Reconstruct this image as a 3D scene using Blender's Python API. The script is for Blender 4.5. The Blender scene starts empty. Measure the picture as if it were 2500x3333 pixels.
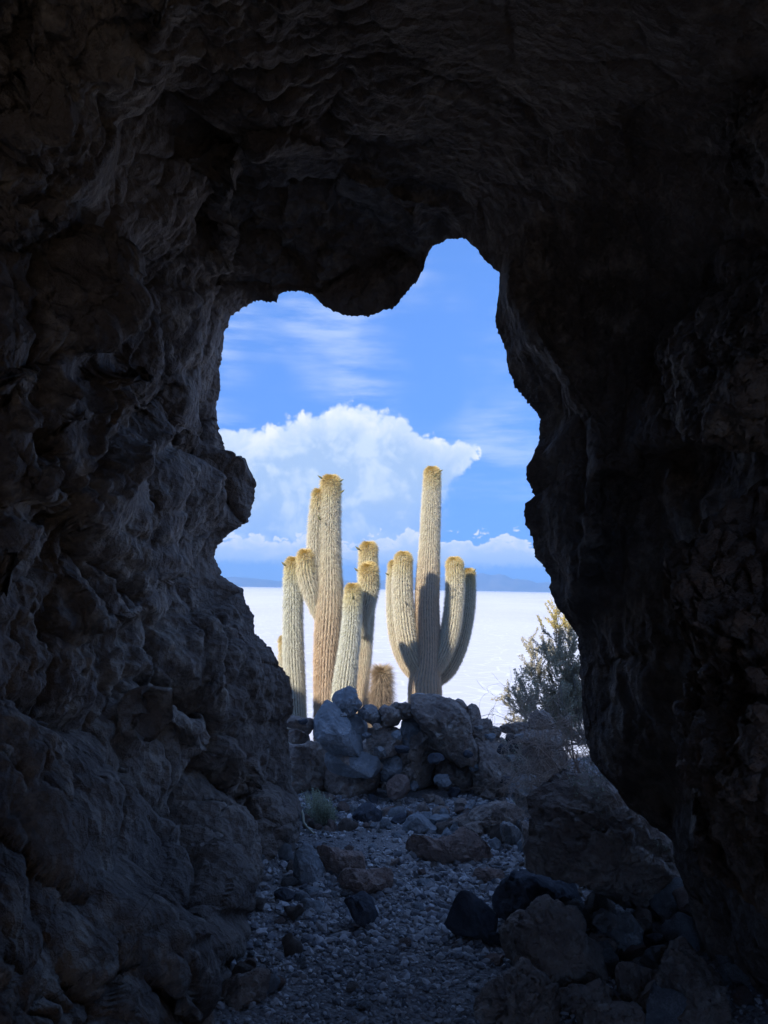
import bpy, math, random
import numpy as np
from mathutils import Matrix, Vector

random.seed(7)
rng = np.random.default_rng(7)
scene = bpy.context.scene
COL = scene.collection
rad = math.radians

# ------------------------------------------------------------------ camera
CAM = np.array([0.0, 0.0, 1.5])
PITCH, ROLL, FPX = math.atan(249.5 / 2500), rad(1.05), 2500.0
F = np.array([0, math.cos(PITCH), math.sin(PITCH)])
R0 = np.array([1.0, 0, 0]); U0 = np.array([0, -math.sin(PITCH), math.cos(PITCH)])
RV = R0 * math.cos(ROLL) + U0 * math.sin(ROLL)
UV = -R0 * math.sin(ROLL) + U0 * math.cos(ROLL)
cd = bpy.data.cameras.new('camera'); cam = bpy.data.objects.new('camera', cd); COL.objects.link(cam)
M = Matrix.Identity(4)
for i in range(3):
    M[i][0] = RV[i]; M[i][1] = UV[i]; M[i][2] = -F[i]; M[i][3] = CAM[i]
cam.matrix_world = M
cd.sensor_fit = 'HORIZONTAL'; cd.sensor_width = 36; cd.lens = 36
cd.clip_start = 0.05; cd.clip_end = 200000
cd.dof.use_dof = True; cd.dof.focus_distance = 9.0; cd.dof.aperture_fstop = 11
scene.camera = cam

# ------------------------------------------------------------------ light and exposure
SUN_EL = rad(28)
SX, SY = -0.64, -0.768                 # direction TO the sun: behind the camera, to the left
to_sun = Vector((SX * math.cos(SUN_EL), SY * math.cos(SUN_EL), math.sin(SUN_EL)))
sl = bpy.data.lights.new('sun', 'SUN'); sl.energy = 3.6; sl.angle = rad(0.53); sl.color = (1, 0.93, 0.82)
so = bpy.data.objects.new('sun', sl); COL.objects.link(so)
so.rotation_euler = to_sun.to_track_quat('Z', 'Y').to_euler()
so.location = (-20, -15, 25)
vs = scene.view_settings
vs.view_transform = 'Standard'; vs.look = 'None'; vs.gamma = 1; vs.use_curve_mapping = False
vs.exposure = 1.22
cy = scene.cycles
cy.max_bounces = 6; cy.diffuse_bounces = 5; cy.glossy_bounces = 3; cy.transmission_bounces = 4
cy.volume_bounces = 0; cy.transparent_max_bounces = 8
cy.sample_clamp_indirect = 4.0; cy.use_denoising = True
cy.caustics_reflective = False; cy.caustics_refractive = False

class NT:
    """small helper to wire node trees"""
    def __init__(s, tree): s.t = tree; s.n = tree.nodes; s.l = tree.links
    def node(s, typ, **kw):
        n = s.n.new(typ)
        for k, v in kw.items(): setattr(n, k, v)
        return n
    def put(s, sock, v):
        if hasattr(v, 'is_output'): s.l.new(v, sock)
        else: sock.default_value = v
    def math(s, op, a, b=None, c=None, clamp=False):
        n = s.node('ShaderNodeMath', operation=op); n.use_clamp = clamp
        s.put(n.inputs[0], a)
        if b is not None: s.put(n.inputs[1], b)
        if c is not None: s.put(n.inputs[2], c)
        return n.outputs[0]
    def sstep(s, x, a, b, lo=0.0, hi=1.0):
        n = s.node('ShaderNodeMapRange', interpolation_type='SMOOTHSTEP')
        s.put(n.inputs[0], x); s.put(n.inputs[1], a); s.put(n.inputs[2], b); s.put(n.inputs[3], lo); s.put(n.inputs[4], hi)
        return n.outputs[0]
    def mix(s, f, a, b, blend='MIX'):
        n = s.node('ShaderNodeMix', data_type='RGBA', blend_type=blend)
        s.put(n.inputs[0], f); s.put(n.inputs[6], a); s.put(n.inputs[7], b)
        return n.outputs[2]
    dim = '3D'
    def noise(s, vec, scale, detail=5, rough=0.55, dist=0.0, lac=2.0):
        n = s.node('ShaderNodeTexNoise', noise_dimensions=s.dim)
        if vec is not None: s.l.new(vec, n.inputs['Vector'])
        n.inputs['Scale'].default_value = scale; n.inputs['Detail'].default_value = detail
        n.inputs['Roughness'].default_value = rough; n.inputs['Distortion'].default_value = dist
        n.inputs['Lacunarity'].default_value = lac
        return n.outputs['Fac']
    def voro(s, vec, scale, feature='F1', out='Distance', smooth=0.3, rand=1.0):
        n = s.node('ShaderNodeTexVoronoi', feature=feature, voronoi_dimensions=s.dim)
        if vec is not None: s.l.new(vec, n.inputs['Vector'])
        n.inputs['Scale'].default_value = scale; n.inputs['Randomness'].default_value = rand
        if feature == 'SMOOTH_F1': n.inputs['Smoothness'].default_value = smooth
        return n.outputs[out]
    def comb(s, x, y, z):
        n = s.node('ShaderNodeCombineXYZ')
        for i, v in enumerate((x, y, z)): s.put(n.inputs[i], v)
        return n.outputs[0]
    def curve(s, x, pts, x0, x1, y0, y1):
        """piecewise curve x->y through pts (real units)"""
        xn = s.node('ShaderNodeMapRange'); xn.clamp = True
        s.put(xn.inputs[0], x); xn.inputs[1].default_value = x0; xn.inputs[2].default_value = x1
        fc = s.node('ShaderNodeFloatCurve'); c = fc.mapping.curves[0]
        P = [((a - x0) / (x1 - x0), (b - y0) / (y1 - y0)) for a, b in pts]
        while len(c.points) < len(P): c.points.new(0.5, 0.5)
        for p, (a, b) in zip(c.points, P): p.location = (a, b)
        fc.mapping.update(); s.l.new(xn.outputs[0], fc.inputs['Value'])
        return s.math('MULTIPLY_ADD', fc.outputs[0], y1 - y0, y0)

# ------------------------------------------------------------------ world: clear high-altitude sky with cumulus
def build_world():
    w = bpy.data.worlds.new('World'); scene.world = w; w.use_nodes = True
    t = NT(w.node_tree); t.n.clear(); t.dim = '2D'
    out = t.node('ShaderNodeOutputWorld'); bg = t.node('ShaderNodeBackground')
    t.l.new(bg.outputs[0], out.inputs[0])
    sky = t.node('ShaderNodeTexSky', sky_type='NISHITA'); sky.sun_disc = False
    sky.sun_elevation = SUN_EL; sky.sun_rotation = math.atan2(to_sun.x, to_sun.y)
    sky.altitude = 3650; sky.air_density = 1.0; sky.dust_density = 0.2; sky.ozone_density = 2.0
    STR = 0.15
    tc = t.node('ShaderNodeTexCoord'); sep = t.node('ShaderNodeSeparateXYZ')
    t.l.new(tc.outputs['Generated'], sep.inputs[0])
    x, y, z = sep.outputs
    # thin dry air: the blue stays deep down to the horizon
    lift = t.comb(x, y, t.math('MULTIPLY_ADD', z, 0.45, 0.56)); ln_ = t.node('ShaderNodeVectorMath', operation='NORMALIZE'); t.l.new(lift, ln_.inputs[0]); t.l.new(ln_.outputs[0], sky.inputs[0])
    D = 180 / math.pi
    az = t.math('MULTIPLY', t.math('ARCTAN2', x, y), D)
    el = t.math('MULTIPLY', t.math('ARCSINE', z), D)
    p = t.comb(az, el, 0.0)
    # domain warp for cauliflower edges
    wn = t.node('ShaderNodeTexNoise', noise_dimensions='2D'); t.l.new(p, wn.inputs['Vector'])
    wn.inputs['Scale'].default_value = 0.55; wn.inputs['Detail'].default_value = 7; wn.inputs['Roughness'].default_value = 0.56
    wv = t.node('ShaderNodeVectorMath', operation='MULTIPLY_ADD')
    t.l.new(wn.outputs['Color'], wv.inputs[0]); wv.inputs[1].default_value = (1.5, 1.5, 0); wv.inputs[2].default_value = (-0.75, -0.75, 0)
    pw = t.node('ShaderNodeVectorMath', operation='ADD'); t.l.new(p, pw.inputs[0]); t.l.new(wv.outputs[0], pw.inputs[1])
    pw = pw.outputs[0]
    bill = t.voro(pw, 0.75, 'SMOOTH_F1', smooth=0.35)        # 0 at puff centres
    bill2 = t.voro(pw, 2.0, 'SMOOTH_F1', smooth=0.3)
    puff = t.math('SUBTRACT', 0.5, t.math('ADD', t.math('MULTIPLY', bill, 0.75), t.math('MULTIPLY', bill2, 0.35)))
    fine = t.noise(p, 2.2, 6, 0.6)
    soft = t.noise(p, 0.28, 5, 0.55, 0.6)
    # --- the big cumulus: its crown height over azimuth
    top = t.curve(az, [(-40, 3), (-26, 6), (-18, 9.2), (-12.5, 11.2), (-9, 11.7), (-6.5, 12.7), (-4.6, 13.2), (-3.2, 14.0),
                       (-2.0, 13.4), (0.5, 12.9), (2.4, 11.9), (4.0, 11.2), (5.8, 11.0), (7.2, 10.8), (9, 10.0), (12, 6.0), (18, 2.0), (40, -3)], -40, 40, -5, 16)
    s1 = t.math('SUBTRACT', t.math('MULTIPLY_ADD', puff, 1.4, top), el)
    side = t.curve(el, [(-5, 4.6), (3, 4.6), (5, 4.7), (6.5, 5.0), (8, 5.7), (9.2, 6.5), (10.2, 7.1), (11, 7.0), (12.5, 6), (30, 6)], -5, 30, 0, 10)
    ragged = t.math('MULTIPLY_ADD', t.math('SUBTRACT', fine, 0.5), 1.6, t.math('MULTIPLY', puff, 1.1))
    s3 = t.math('ADD', t.math('SUBTRACT', side, az), ragged)
    edge = t.sstep(s3, -0.1, t.sstep(el, 5.0, 10.0, 2.6, 0.5))
    big = t.math('MULTIPLY', t.sstep(s1, -0.1, 0.45), edge)
    near_edge = t.math('MINIMUM', s1, t.math('MULTIPLY_ADD', s3, 1.0, t.sstep(el, 6.5, 9.5, 4.0, 0.0)))
    rim_in = t.sstep(near_edge, 0.0, 2.6)                      # 0 at the crown, 1 deep in the body
    fade = t.sstep(t.math('ADD', el, t.math('MULTIPLY', soft, 5.0)), 3.2, 10.0, 0.58, 0.97)
    big = t.math('MULTIPLY', big, fade)
    shade = t.math('ADD', t.math('MULTIPLY', puff, 0.55), t.math('MULTIPLY', t.math('SUBTRACT', soft, 0.5), 1.6))
    big_c = t.mix(rim_in, (0.96, 0.97, 0.97, 1), (0.56, 0.69, 0.86, 1))
    lo_k = t.mix(rim_in, (0.68, 0.78, 0.92, 1), (0.43, 0.58, 0.82, 1)); hi_k = t.mix(rim_in, (1.0, 1.0, 0.99, 1), (0.66, 0.77, 0.90, 1))
    big_c = t.mix(t.sstep(shade, -0.2, 0.35), lo_k, hi_k)
    # --- low bank of small cumulus all round the horizon
    pl = t.node('ShaderNodeVectorMath', operation='MULTIPLY'); t.l.new(pw, pl.inputs[0]); pl.inputs[1].default_value = (0.55, 1.0, 1)
    lb = t.voro(pl.outputs[0], 1.5, 'SMOOTH_F1', smooth=0.25)
    lb2 = t.voro(pl.outputs[0], 3.6, 'SMOOTH_F1', smooth=0.25)
    azn = t.noise(t.comb(az, 33.0, 0.0), 0.22, 3, 0.55)
    ltop = t.math('ADD', t.math('MULTIPLY_ADD', azn, 3.2, 3.1), t.math('ADD', t.math('MULTIPLY', lb, -1.3), t.math('MULTIPLY', lb2, -0.7)))
    s2 = t.math('SUBTRACT', ltop, el)
    low = t.math('MULTIPLY', t.sstep(s2, -0.05, 0.3), t.sstep(t.math('ADD', el, t.math('MULTIPLY', fine, 0.9)), 1.9, 2.6))
    low_c = t.mix(t.sstep(t.math('ADD', s2, t.math('MULTIPLY', lb2, 1.0)), 0.1, 2.0), (0.98, 0.97, 0.96, 1), (0.62, 0.73, 0.88, 1))
    # dim grey-blue veil under the bank
    veil = t.math('MULTIPLY', t.sstep(el, 0.0, 1.2), t.sstep(el, 2.2, 3.4, 1.0, 0.0))
    # --- thin cirrus streaks
    pc = t.node('ShaderNodeVectorMath', operation='MULTIPLY'); t.l.new(p, pc.inputs[0]); pc.inputs[1].default_value = (0.16, 1.0, 1)
    ci = t.noise(pc.outputs[0], 0.55, 6, 0.6)
    ci2 = t.noise(p, 0.09, 3, 0.5)
    cir = t.math('MULTIPLY', t.sstep(ci, 0.36, 0.72), t.sstep(ci2, 0.28, 0.6))
    cir = t.math('MULTIPLY', t.math('MULTIPLY', cir, 0.48), t.sstep(el, 3, 12))
    def scale(c):
        n = t.node('ShaderNodeMix', data_type='RGBA', blend_type='MULTIPLY'); n.inputs[0].default_value = 1
        t.put(n.inputs[6], c); k_ = 0.5 / STR; n.inputs[7].default_value = (k_, k_, k_, 1); return n.outputs[2]
    c = t.mix(1.0, sky.outputs[0], (0.78, 1.06, 1.42, 1), 'MULTIPLY')      # deep blue of the thin air
    c = t.mix(cir, c, scale((0.72, 0.82, 0.97, 1)))
    c = t.mix(big, c, scale(big_c))
    c = t.mix(t.math('MULTIPLY', veil, 0.6), c, scale((0.24, 0.42, 0.80, 1)))
    c = t.mix(low, c, scale(low_c))
    t.l.new(c, bg.inputs[0]); bg.inputs[1].default_value = STR
    w.cycles.sampling_method = 'MANUAL'; w.cycles.sample_map_resolution = 1024
build_world()

# ------------------------------------------------------------------ numpy noise
def _h(ix, iy, iz, seed):
    n = (ix.astype(np.int64) * 374761393 + iy.astype(np.int64) * 668265263 + iz.astype(np.int64) * 2147483647 + seed * 1274126177) & 0xffffffff
    n = ((n ^ (n >> 13)) * 1274126177) & 0xffffffff
    n = ((n ^ (n >> 16)) * 2246822519) & 0xffffffff
    return ((n ^ (n >> 13)) & 0xffffff).astype(np.float32) / 16777215.0
def vnoise(P, seed=0):
    f = np.floor(P); i = f.astype(np.int64); t = (P - f).astype(np.float32); t = t * t * t * (t * (t * 6 - 15) + 10)
    x, y, z = i.T; a, b, c = t.T; r = 0
    for dx in (0, 1):
        for dy in (0, 1):
            for dz in (0, 1):
                r = r + _h(x + dx, y + dy, z + dz, seed) * (a if dx else 1 - a) * (b if dy else 1 - b) * (c if dz else 1 - c)
    return r * 2 - 1
def fbm(P, octv=5, gain=0.5, seed=0, ridged=False):
    s = 0; a = 1; tot = 0; Q = np.array(P, dtype=np.float64)
    for o in range(octv):
        n = vnoise(Q, seed + o * 17)
        if ridged: n = 1 - 2 * np.abs(n)
        s = s + a * n; tot += a; a *= gain; Q = Q * 2.03 + 11.7
    return s / tot
def worley(P, seed=0):
    f = np.floor(P).astype(np.int64); d1 = np.full(len(P), 9.0); d2 = d1.copy(); cid = np.zeros(len(P), np.float32)
    for dx in (-1, 0, 1):
        for dy in (-1, 0, 1):
            for dz in (-1, 0, 1):
                cx, cyy, cz = f[:, 0] + dx, f[:, 1] + dy, f[:, 2] + dz
                q = np.stack([cx + _h(cx, cyy, cz, seed), cyy + _h(cx, cyy, cz, seed + 1), cz + _h(cx, cyy, cz, seed + 2)], 1)
                d = np.sqrt(((P - q) ** 2).sum(1)); m = d < d1
                cid = np.where(m, _h(cx, cyy, cz, seed + 3), cid)
                d2 = np.where(m, d1, np.minimum(d2, d)); d1 = np.where(m, d, d1)
    return d1, d2, cid
def ss(x, a, b):
    t = np.clip((x - a) / (b - a), 0, 1); return t * t * (3 - 2 * t)

# ------------------------------------------------------------------ mesh helpers
def mesh_np(name, V, faces, smooth=True):
    """faces: int array (n,3) or (n,4)"""
    me = bpy.data.meshes.new(name); V = np.ascontiguousarray(V, dtype=np.float32); faces = np.ascontiguousarray(faces, dtype=np.int32)
    n, k = faces.shape
    me.vertices.add(len(V)); me.vertices.foreach_set('co', V.ravel())
    me.loops.add(n * k); me.loops.foreach_set('vertex_index', faces.ravel())
    me.polygons.add(n); me.polygons.foreach_set('loop_start', np.arange(0, n * k, k, dtype=np.int32))
    me.polygons.foreach_set('use_smooth', np.full(n, smooth)); me.update(calc_edges=True); me.validate()
    return me
def obj(name, me, mat=None, parent=None, loc=None, **props):
    o = bpy.data.objects.new(name, me); COL.objects.link(o)
    if mat is not None and me is not None and not me.materials: me.materials.append(mat)
    if parent is not None: o.parent = parent
    if loc is not None: o.location = loc
    for k, v in props.items(): o[k] = v
    return o
def empty(name, loc, **props):
    o = obj(name, None, loc=loc, **props); o.empty_display_size = 0.1; return o
def grid_faces(nu, nv, wrap_u=False):
    iu = np.arange(nu if wrap_u else nu - 1); iv = np.arange(nv - 1)
    A, B = np.meshgrid(iu, iv, indexing='ij'); A2 = (A + 1) % nu
    return np.stack([A * nv + B, A2 * nv + B, A2 * nv + B + 1, A * nv + B + 1], -1).reshape(-1, 4)
def color_attr(me, cols):
    a = me.color_attributes.new('Col', 'FLOAT_COLOR', 'POINT')
    c = np.ones((len(me.vertices), 4), np.float32); c[:, :3] = cols; a.data.foreach_set('color', c.ravel())
def ray(u, v):
    u = np.asarray(u, float); v = np.asarray(v, float)
    return F + ((u - 1250) / FPX)[..., None] * RV - ((v - 1666.5) / FPX)[..., None] * UV
def at(u, v, d): return CAM + ray(u, v) * np.asarray(d, float)[..., None]
def ground_depth(u, v, z=0.0):
    r = ray(u, v); return (z - CAM[2]) / r[..., 2]

# ------------------------------------------------------------------ materials
def rock_mat(name, dark, mid, light, scale=3.0, bump=0.5, pale=0.5, rough=0.92, pock=18.0, spec=0.25):
    m = bpy.data.materials.new(name); m.use_nodes = True; t = NT(m.node_tree)
    b = t.n['Principled BSDF']; tc = t.node('ShaderNodeTexCoord'); p = tc.outputs['Object']
    n1 = t.noise(p, scale, 5, 0.65, 0.3); n2 = t.noise(p, scale * 5.3, 4, 0.65); n3 = t.noise(p, scale * 0.4, 2, 0.5)
    c = t.mix(t.sstep(n1, 0.32, 0.66), (*dark, 1), (*mid, 1))
    k = t.math('MULTIPLY', t.sstep(t.math('ADD', n2, t.math('MULTIPLY', n3, 0.6)), 0.78, 1.05), pale)
    c = t.mix(k, c, (*light, 1))
    t.l.new(c, b.inputs['Base Color'])
    b.inputs['Roughness'].default_value = rough; b.inputs['Specular IOR Level'].default_value = spec
    v1 = t.voro(p, pock)
    h = t.math('ADD', t.noise(p, pock * 0.8, 4, 0.75), t.math('MULTIPLY', v1, 0.6))
    bp = t.node('ShaderNodeBump'); bp.inputs['Strength'].default_value = bump; bp.inputs['Distance'].default_value = 0.9 / pock
    t.l.new(h, bp.inputs['Height']); t.l.new(bp.outputs[0], b.inputs['Normal'])
    return m
def plain_mat(name, col, rough=0.8, trans=0.0, attr=False, var=0.0, island=False):
    m = bpy.data.materials.new(name); m.use_nodes = True; t = NT(m.node_tree); b = t.n['Principled BSDF']
    b.inputs['Roughness'].default_value = rough; b.inputs['Specular IOR Level'].default_value = 0.2
    c = (*col, 1)
    if attr:
        a = t.node('ShaderNodeAttribute'); a.attribute_name = 'Col'; c = a.outputs['Color']
    if var:
        g = t.node('ShaderNodeTexCoord'); n = t.noise(g.outputs['Object'], 9.0, 4, 0.6)
        if island: n = t.node('ShaderNodeNewGeometry').outputs['Random Per Island']
        k = t.math('MULTIPLY_ADD', n, 2 * var, 1 - var)
        mm = t.node('ShaderNodeVectorMath', operation='SCALE'); t.put(mm.inputs[0], c if hasattr(c, 'is_output') else c[:3]); t.l.new(k, mm.inputs['Scale']); c = mm.outputs[0]
    t.put(b.inputs['Base Color'], c)
    if trans:
        tr = t.node('ShaderNodeBsdfTranslucent'); t.put(tr.inputs[0], c)
        mx = t.node('ShaderNodeMixShader'); mx.inputs[0].default_value = trans
        t.l.new(b.outputs[0], mx.inputs[1]); t.l.new(tr.outputs[0], mx.inputs[2]); t.l.new(mx.outputs[0], t.n['Material Output'].inputs[0])
    return m
M_CAVE = rock_mat('cave_rock', (0.13, 0.105, 0.09), (0.25, 0.205, 0.17), (0.45, 0.385, 0.31), 1.6, 0.9, 0.75, pock=26)
M_NEAR = rock_mat('outcrop_rock', (0.15, 0.11, 0.085), (0.29, 0.22, 0.17), (0.42, 0.35, 0.27), 2.5, 0.9, 0.6, pock=24)
M_BROWN = rock_mat('brown_scoria', (0.25, 0.20, 0.17), (0.41, 0.335, 0.28), (0.56, 0.50, 0.43), 3.5, 1.0, 0.75, pock=30)
M_RED = rock_mat('red_scoria', (0.28, 0.20, 0.165), (0.42, 0.31, 0.26), (0.52, 0.44, 0.38), 4, 0.9, 0.5, pock=26)
M_BASALT = rock_mat('grey_basalt', (0.20, 0.215, 0.225), (0.31, 0.33, 0.34), (0.48, 0.49, 0.50), 3, 0.6, 0.6, pock=34)
M_BLACK = rock_mat('dark_basalt', (0.05, 0.055, 0.065), (0.10, 0.105, 0.12), (0.19, 0.19, 0.2), 4, 0.45, 0.35, pock=30)
M_PALE = rock_mat('pale_stone', (0.19, 0.185, 0.18), (0.36, 0.355, 0.34), (0.58, 0.57, 0.55), 5, 0.8, 0.8, pock=24)
MATS = dict(brown=M_BROWN, red=M_RED, basalt=M_BASALT, black=M_BLACK, pale=M_PALE, near=M_NEAR, cave=M_CAVE)

def ground_mat():
    m = bpy.data.materials.new('cinder_ground'); m.use_nodes = True; t = NT(m.node_tree); b = t.n['Principled BSDF']
    p = t.node('ShaderNodeTexCoord').outputs['Object']
    n1 = t.noise(p, 1.7, 6, 0.6, 0.3); n2 = t.noise(p, 60, 5, 0.7); v = t.voro(p, 70, 'F1', 'Color'); vd = t.voro(p, 70)
    s = t.node('ShaderNodeSeparateColor'); t.l.new(v, s.inputs[0])
    c = t.mix(t.sstep(n1, 0.35, 0.65), (0.20, 0.19, 0.185, 1), (0.30, 0.275, 0.26, 1))
    c = t.mix(t.math('MULTIPLY', t.sstep(s.outputs[0], 0.5, 1.0), 0.6), c, (0.42, 0.41, 0.40, 1))
    c = t.mix(t.math('MULTIPLY', t.sstep(n2, 0.45, 0.7), 0.5), c, (0.09, 0.085, 0.085, 1))
    t.l.new(c, b.inputs['Base Color']); b.inputs['Roughness'].default_value = 0.95; b.inputs['Specular IOR Level'].default_value = 0.15
    bp = t.node('ShaderNodeBump'); bp.inputs['Strength'].default_value = 0.8; bp.inputs['Distance'].default_value = 0.012
    t.l.new(t.math('ADD', n2, t.math('MULTIPLY', vd, -1.2)), bp.inputs['Height']); t.l.new(bp.outputs[0], b.inputs['Normal'])
    return m
M_GROUND = ground_mat()
def salt_mat():
    m = bpy.data.materials.new('salt'); m.use_nodes = True; t = NT(m.node_tree); b = t.n['Principled BSDF']
    p = t.node('ShaderNodeTexCoord').outputs['Object']
    mp = t.node('ShaderNodeVectorMath', operation='MULTIPLY'); t.l.new(p, mp.inputs[0]); mp.inputs[1].default_value = (1, 0.35, 1)
    n1 = t.noise(mp.outputs[0], 0.006, 6, 0.6); n2 = t.noise(p, 0.35, 5, 0.6); e = t.voro(p, 0.12, 'DISTANCE_TO_EDGE')
    c = t.mix(t.sstep(n1, 0.35, 0.7), (0.57, 0.573, 0.595, 1), (0.645, 0.645, 0.66, 1))
    c = t.mix(t.math('MULTIPLY', t.sstep(n2, 0.4, 0.7), 0.2), c, (0.52, 0.523, 0.55, 1))
    c = t.mix(t.sstep(e, 0.0, 0.06, 0.5, 0.0), c, (0.8, 0.8, 0.8, 1))
    t.l.new(c, b.inputs['Base Color']); b.inputs['Roughness'].default_value = 1.0; b.inputs['Specular IOR Level'].default_value = 0.0
    return m

# ------------------------------------------------------------------ ground of the island, salt flat, mountains
SALT_Z = -22.0
def hill(x, y):
    """height of the natural ground (the cave roof is the shell's own outer skin)"""
    path = 0.0 * x
    slope = -np.clip(y - 6.9, 0, None) * 0.20 - np.clip(y - 16, 0, None) * 0.14
    left = ss(-x, 2.7, 4.2) * (2.95 + 0.55 * np.clip(-x - 3, 0, 16)) * ss(-y, -4.6, -2.8)
    right = ss(x, 2.9, 5.2) * (3.4 + 0.15 * np.clip(x - 4, 0, 12)) * ss(-y, -4.6, -2.8)
    back = 0.0 * x
    far = -np.clip(np.hypot(x, y) - 45, 0, None) * 0.55
    bank = (0.05 * ss(x, 0.5, 1.3) + 0.40 * ss(x, 0.95, 1.8)) * ss(-y, -6.5, -5) * ss(y, 2.0, 3.2)
    return path + slope + back + left + right + far + bank
def ground_z(x, y):
    P = np.stack([x, y, 0 * x], -1).reshape(-1, 3)
    n = fbm(P * 1.3, 3, 0.5, 5).reshape(np.shape(x)) * 0.035 + fbm(P * 7, 3, 0.5, 9).reshape(np.shape(x)) * 0.008
    big = fbm(P * 0.35, 3, 0.5, 3).reshape(np.shape(x)) * 0.35 * ss(np.hypot(x, y - 3), 5, 9)
    return hill(x, y) + n + big
def build_ground():
    def axis(lo, hi, fine_lo, fine_hi, step):
        a = list(np.arange(fine_lo, fine_hi, step)); s = step; v = fine_hi
        while v < hi: a.append(v); s *= 1.14; v += s
        a.append(hi); s = step; v = fine_lo - step
        while v > lo: a.insert(0, v); s *= 1.14; v -= s
        a.insert(0, lo); return np.array(a)
    xs = axis(-130, 130, -1.8, 2.2, 0.022); ys = axis(-130, 150, 1.6, 6.6, 0.022)
    X, Y = np.meshgrid(xs, ys, indexing='ij'); Z = np.maximum(ground_z(X, Y), SALT_Z - 1.5)
    me = mesh_np('ground', np.stack([X, Y, Z], -1).reshape(-1, 3), grid_faces(len(xs), len(ys)))
    obj('ground', me, M_GROUND, kind='structure', label='dark cinder ground of the cave floor and hillside')
    S = 43000.0
    g = np.concatenate([-np.geomspace(S, 60, 24), [0], np.geomspace(60, S, 24)])
    X, Y = np.meshgrid(g, g, indexing='ij')
    me = mesh_np('salt_flat', np.stack([X, Y, 0 * X], -1).reshape(-1, 3), grid_faces(len(g), len(g)))
    obj('salt_flat', me, salt_mat(), loc=(0, 0, SALT_Z), kind='structure', label='white salt flat reaching to the horizon')
build_ground()

def build_mountains():
    m = bpy.data.materials.new('mountain_rock'); m.use_nodes = True; t = NT(m.node_tree); b = t.n['Principled BSDF']
    n = t.noise(t.node('ShaderNodeTexCoord').outputs['Object'], 0.0012, 6, 0.6)
    t.l.new(t.mix(t.sstep(n, 0.35, 0.65), (0.10, 0.095, 0.10, 1), (0.17, 0.15, 0.14, 1)), b.inputs['Base Color']); b.inputs['Roughness'].default_value = 1
    # height over azimuth (degrees) as seen from the cave, at about 38 km
    A = [-40, -30, -20, -14, -12, -10, -8, -5, -3, -1, 0.5, 2, 3.5, 5, 6.3, 7.2, 8.1, 8.9, 9.6, 10.5, 11.3, 12.2, 14, 17, 22, 30, 40]
    H = [0.5, 0.9, 0.6, 0.45, 0.62, 0.68, 0.5, 0.45, 0.6, 0.5, 0.75, 0.95, 0.9, 1.0, 1.05, 1.3, 1.15, 1.28, 1.02, 0.82, 0.66, 0.72, 0.5, 0.8, 0.6, 0.9, 0.4]
    az = np.radians(np.linspace(-40, 40, 900)); D0 = 38000.0
    ridge = np.interp(np.degrees(az), A, H); P = np.stack([np.degrees(az) * 1.3, 0 * az, 0 * az], 1)
    ridge = ridge + fbm(P, 6, 0.55, 3) * 0.10
    nv = 26; rows = []
    for j in range(nv):
        s = j / (nv - 1); d = D0 * (0.93 + 0.14 * s); prof = math.sin(math.pi * min(s * 1.0, 1.0)) ** 0.9
        Q = np.stack([np.degrees(az) * 2.2, np.full_like(az, s * 6), 0 * az], 1)
        h = D0 * np.tan(np.radians(ridge)) * prof * (1 + 0.22 * fbm(Q, 4, 0.55, 8) * (1 - 0.6 * prof))
        rows.append(np.stack([d * np.sin(az), d * np.cos(az), SALT_Z - 5 + np.maximum(h, 0) + 1], 1))
    V = np.stack(rows, 1).reshape(-1, 3)
    obj('mountain', mesh_np('mountain', V, grid_faces(len(az), nv)), m, kind='structure', label='low blue mountain range far across the salt flat')
build_mountains()

def build_haze():
    m = bpy.data.materials.new('haze'); m.use_nodes = True; t = NT(m.node_tree); t.n.clear()
    o = t.node('ShaderNodeOutputMaterial'); v = t.node('ShaderNodeVolumePrincipled')
    v.inputs['Color'].default_value = (0.28, 0.56, 1.0, 1); v.inputs['Density'].default_value = 4.2e-5
    v.inputs['Anisotropy'].default_value = 0.0
    t.l.new(v.outputs[0], o.inputs['Volume'])
    X, Y0, Y1, Z0, Z1 = 44000, -44000, 44000, SALT_Z - 8, 1150
    V = np.array([(a, b, c) for a in (-X, X) for b in (Y0, Y1) for c in (Z0, Z1)], float)
    Fc = np.array([(0, 1, 3, 2), (4, 6, 7, 5), (0, 4, 5, 1), (2, 3, 7, 6), (0, 2, 6, 4), (1, 5, 7, 3)])
    obj('haze', mesh_np('haze', V, Fc, False), m, kind='stuff', label='thin blue haze over the salt flat')
HAZE = True
if HAZE: build_haze()

# ------------------------------------------------------------------ the cave
K = 2500 / 1659.0
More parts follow.
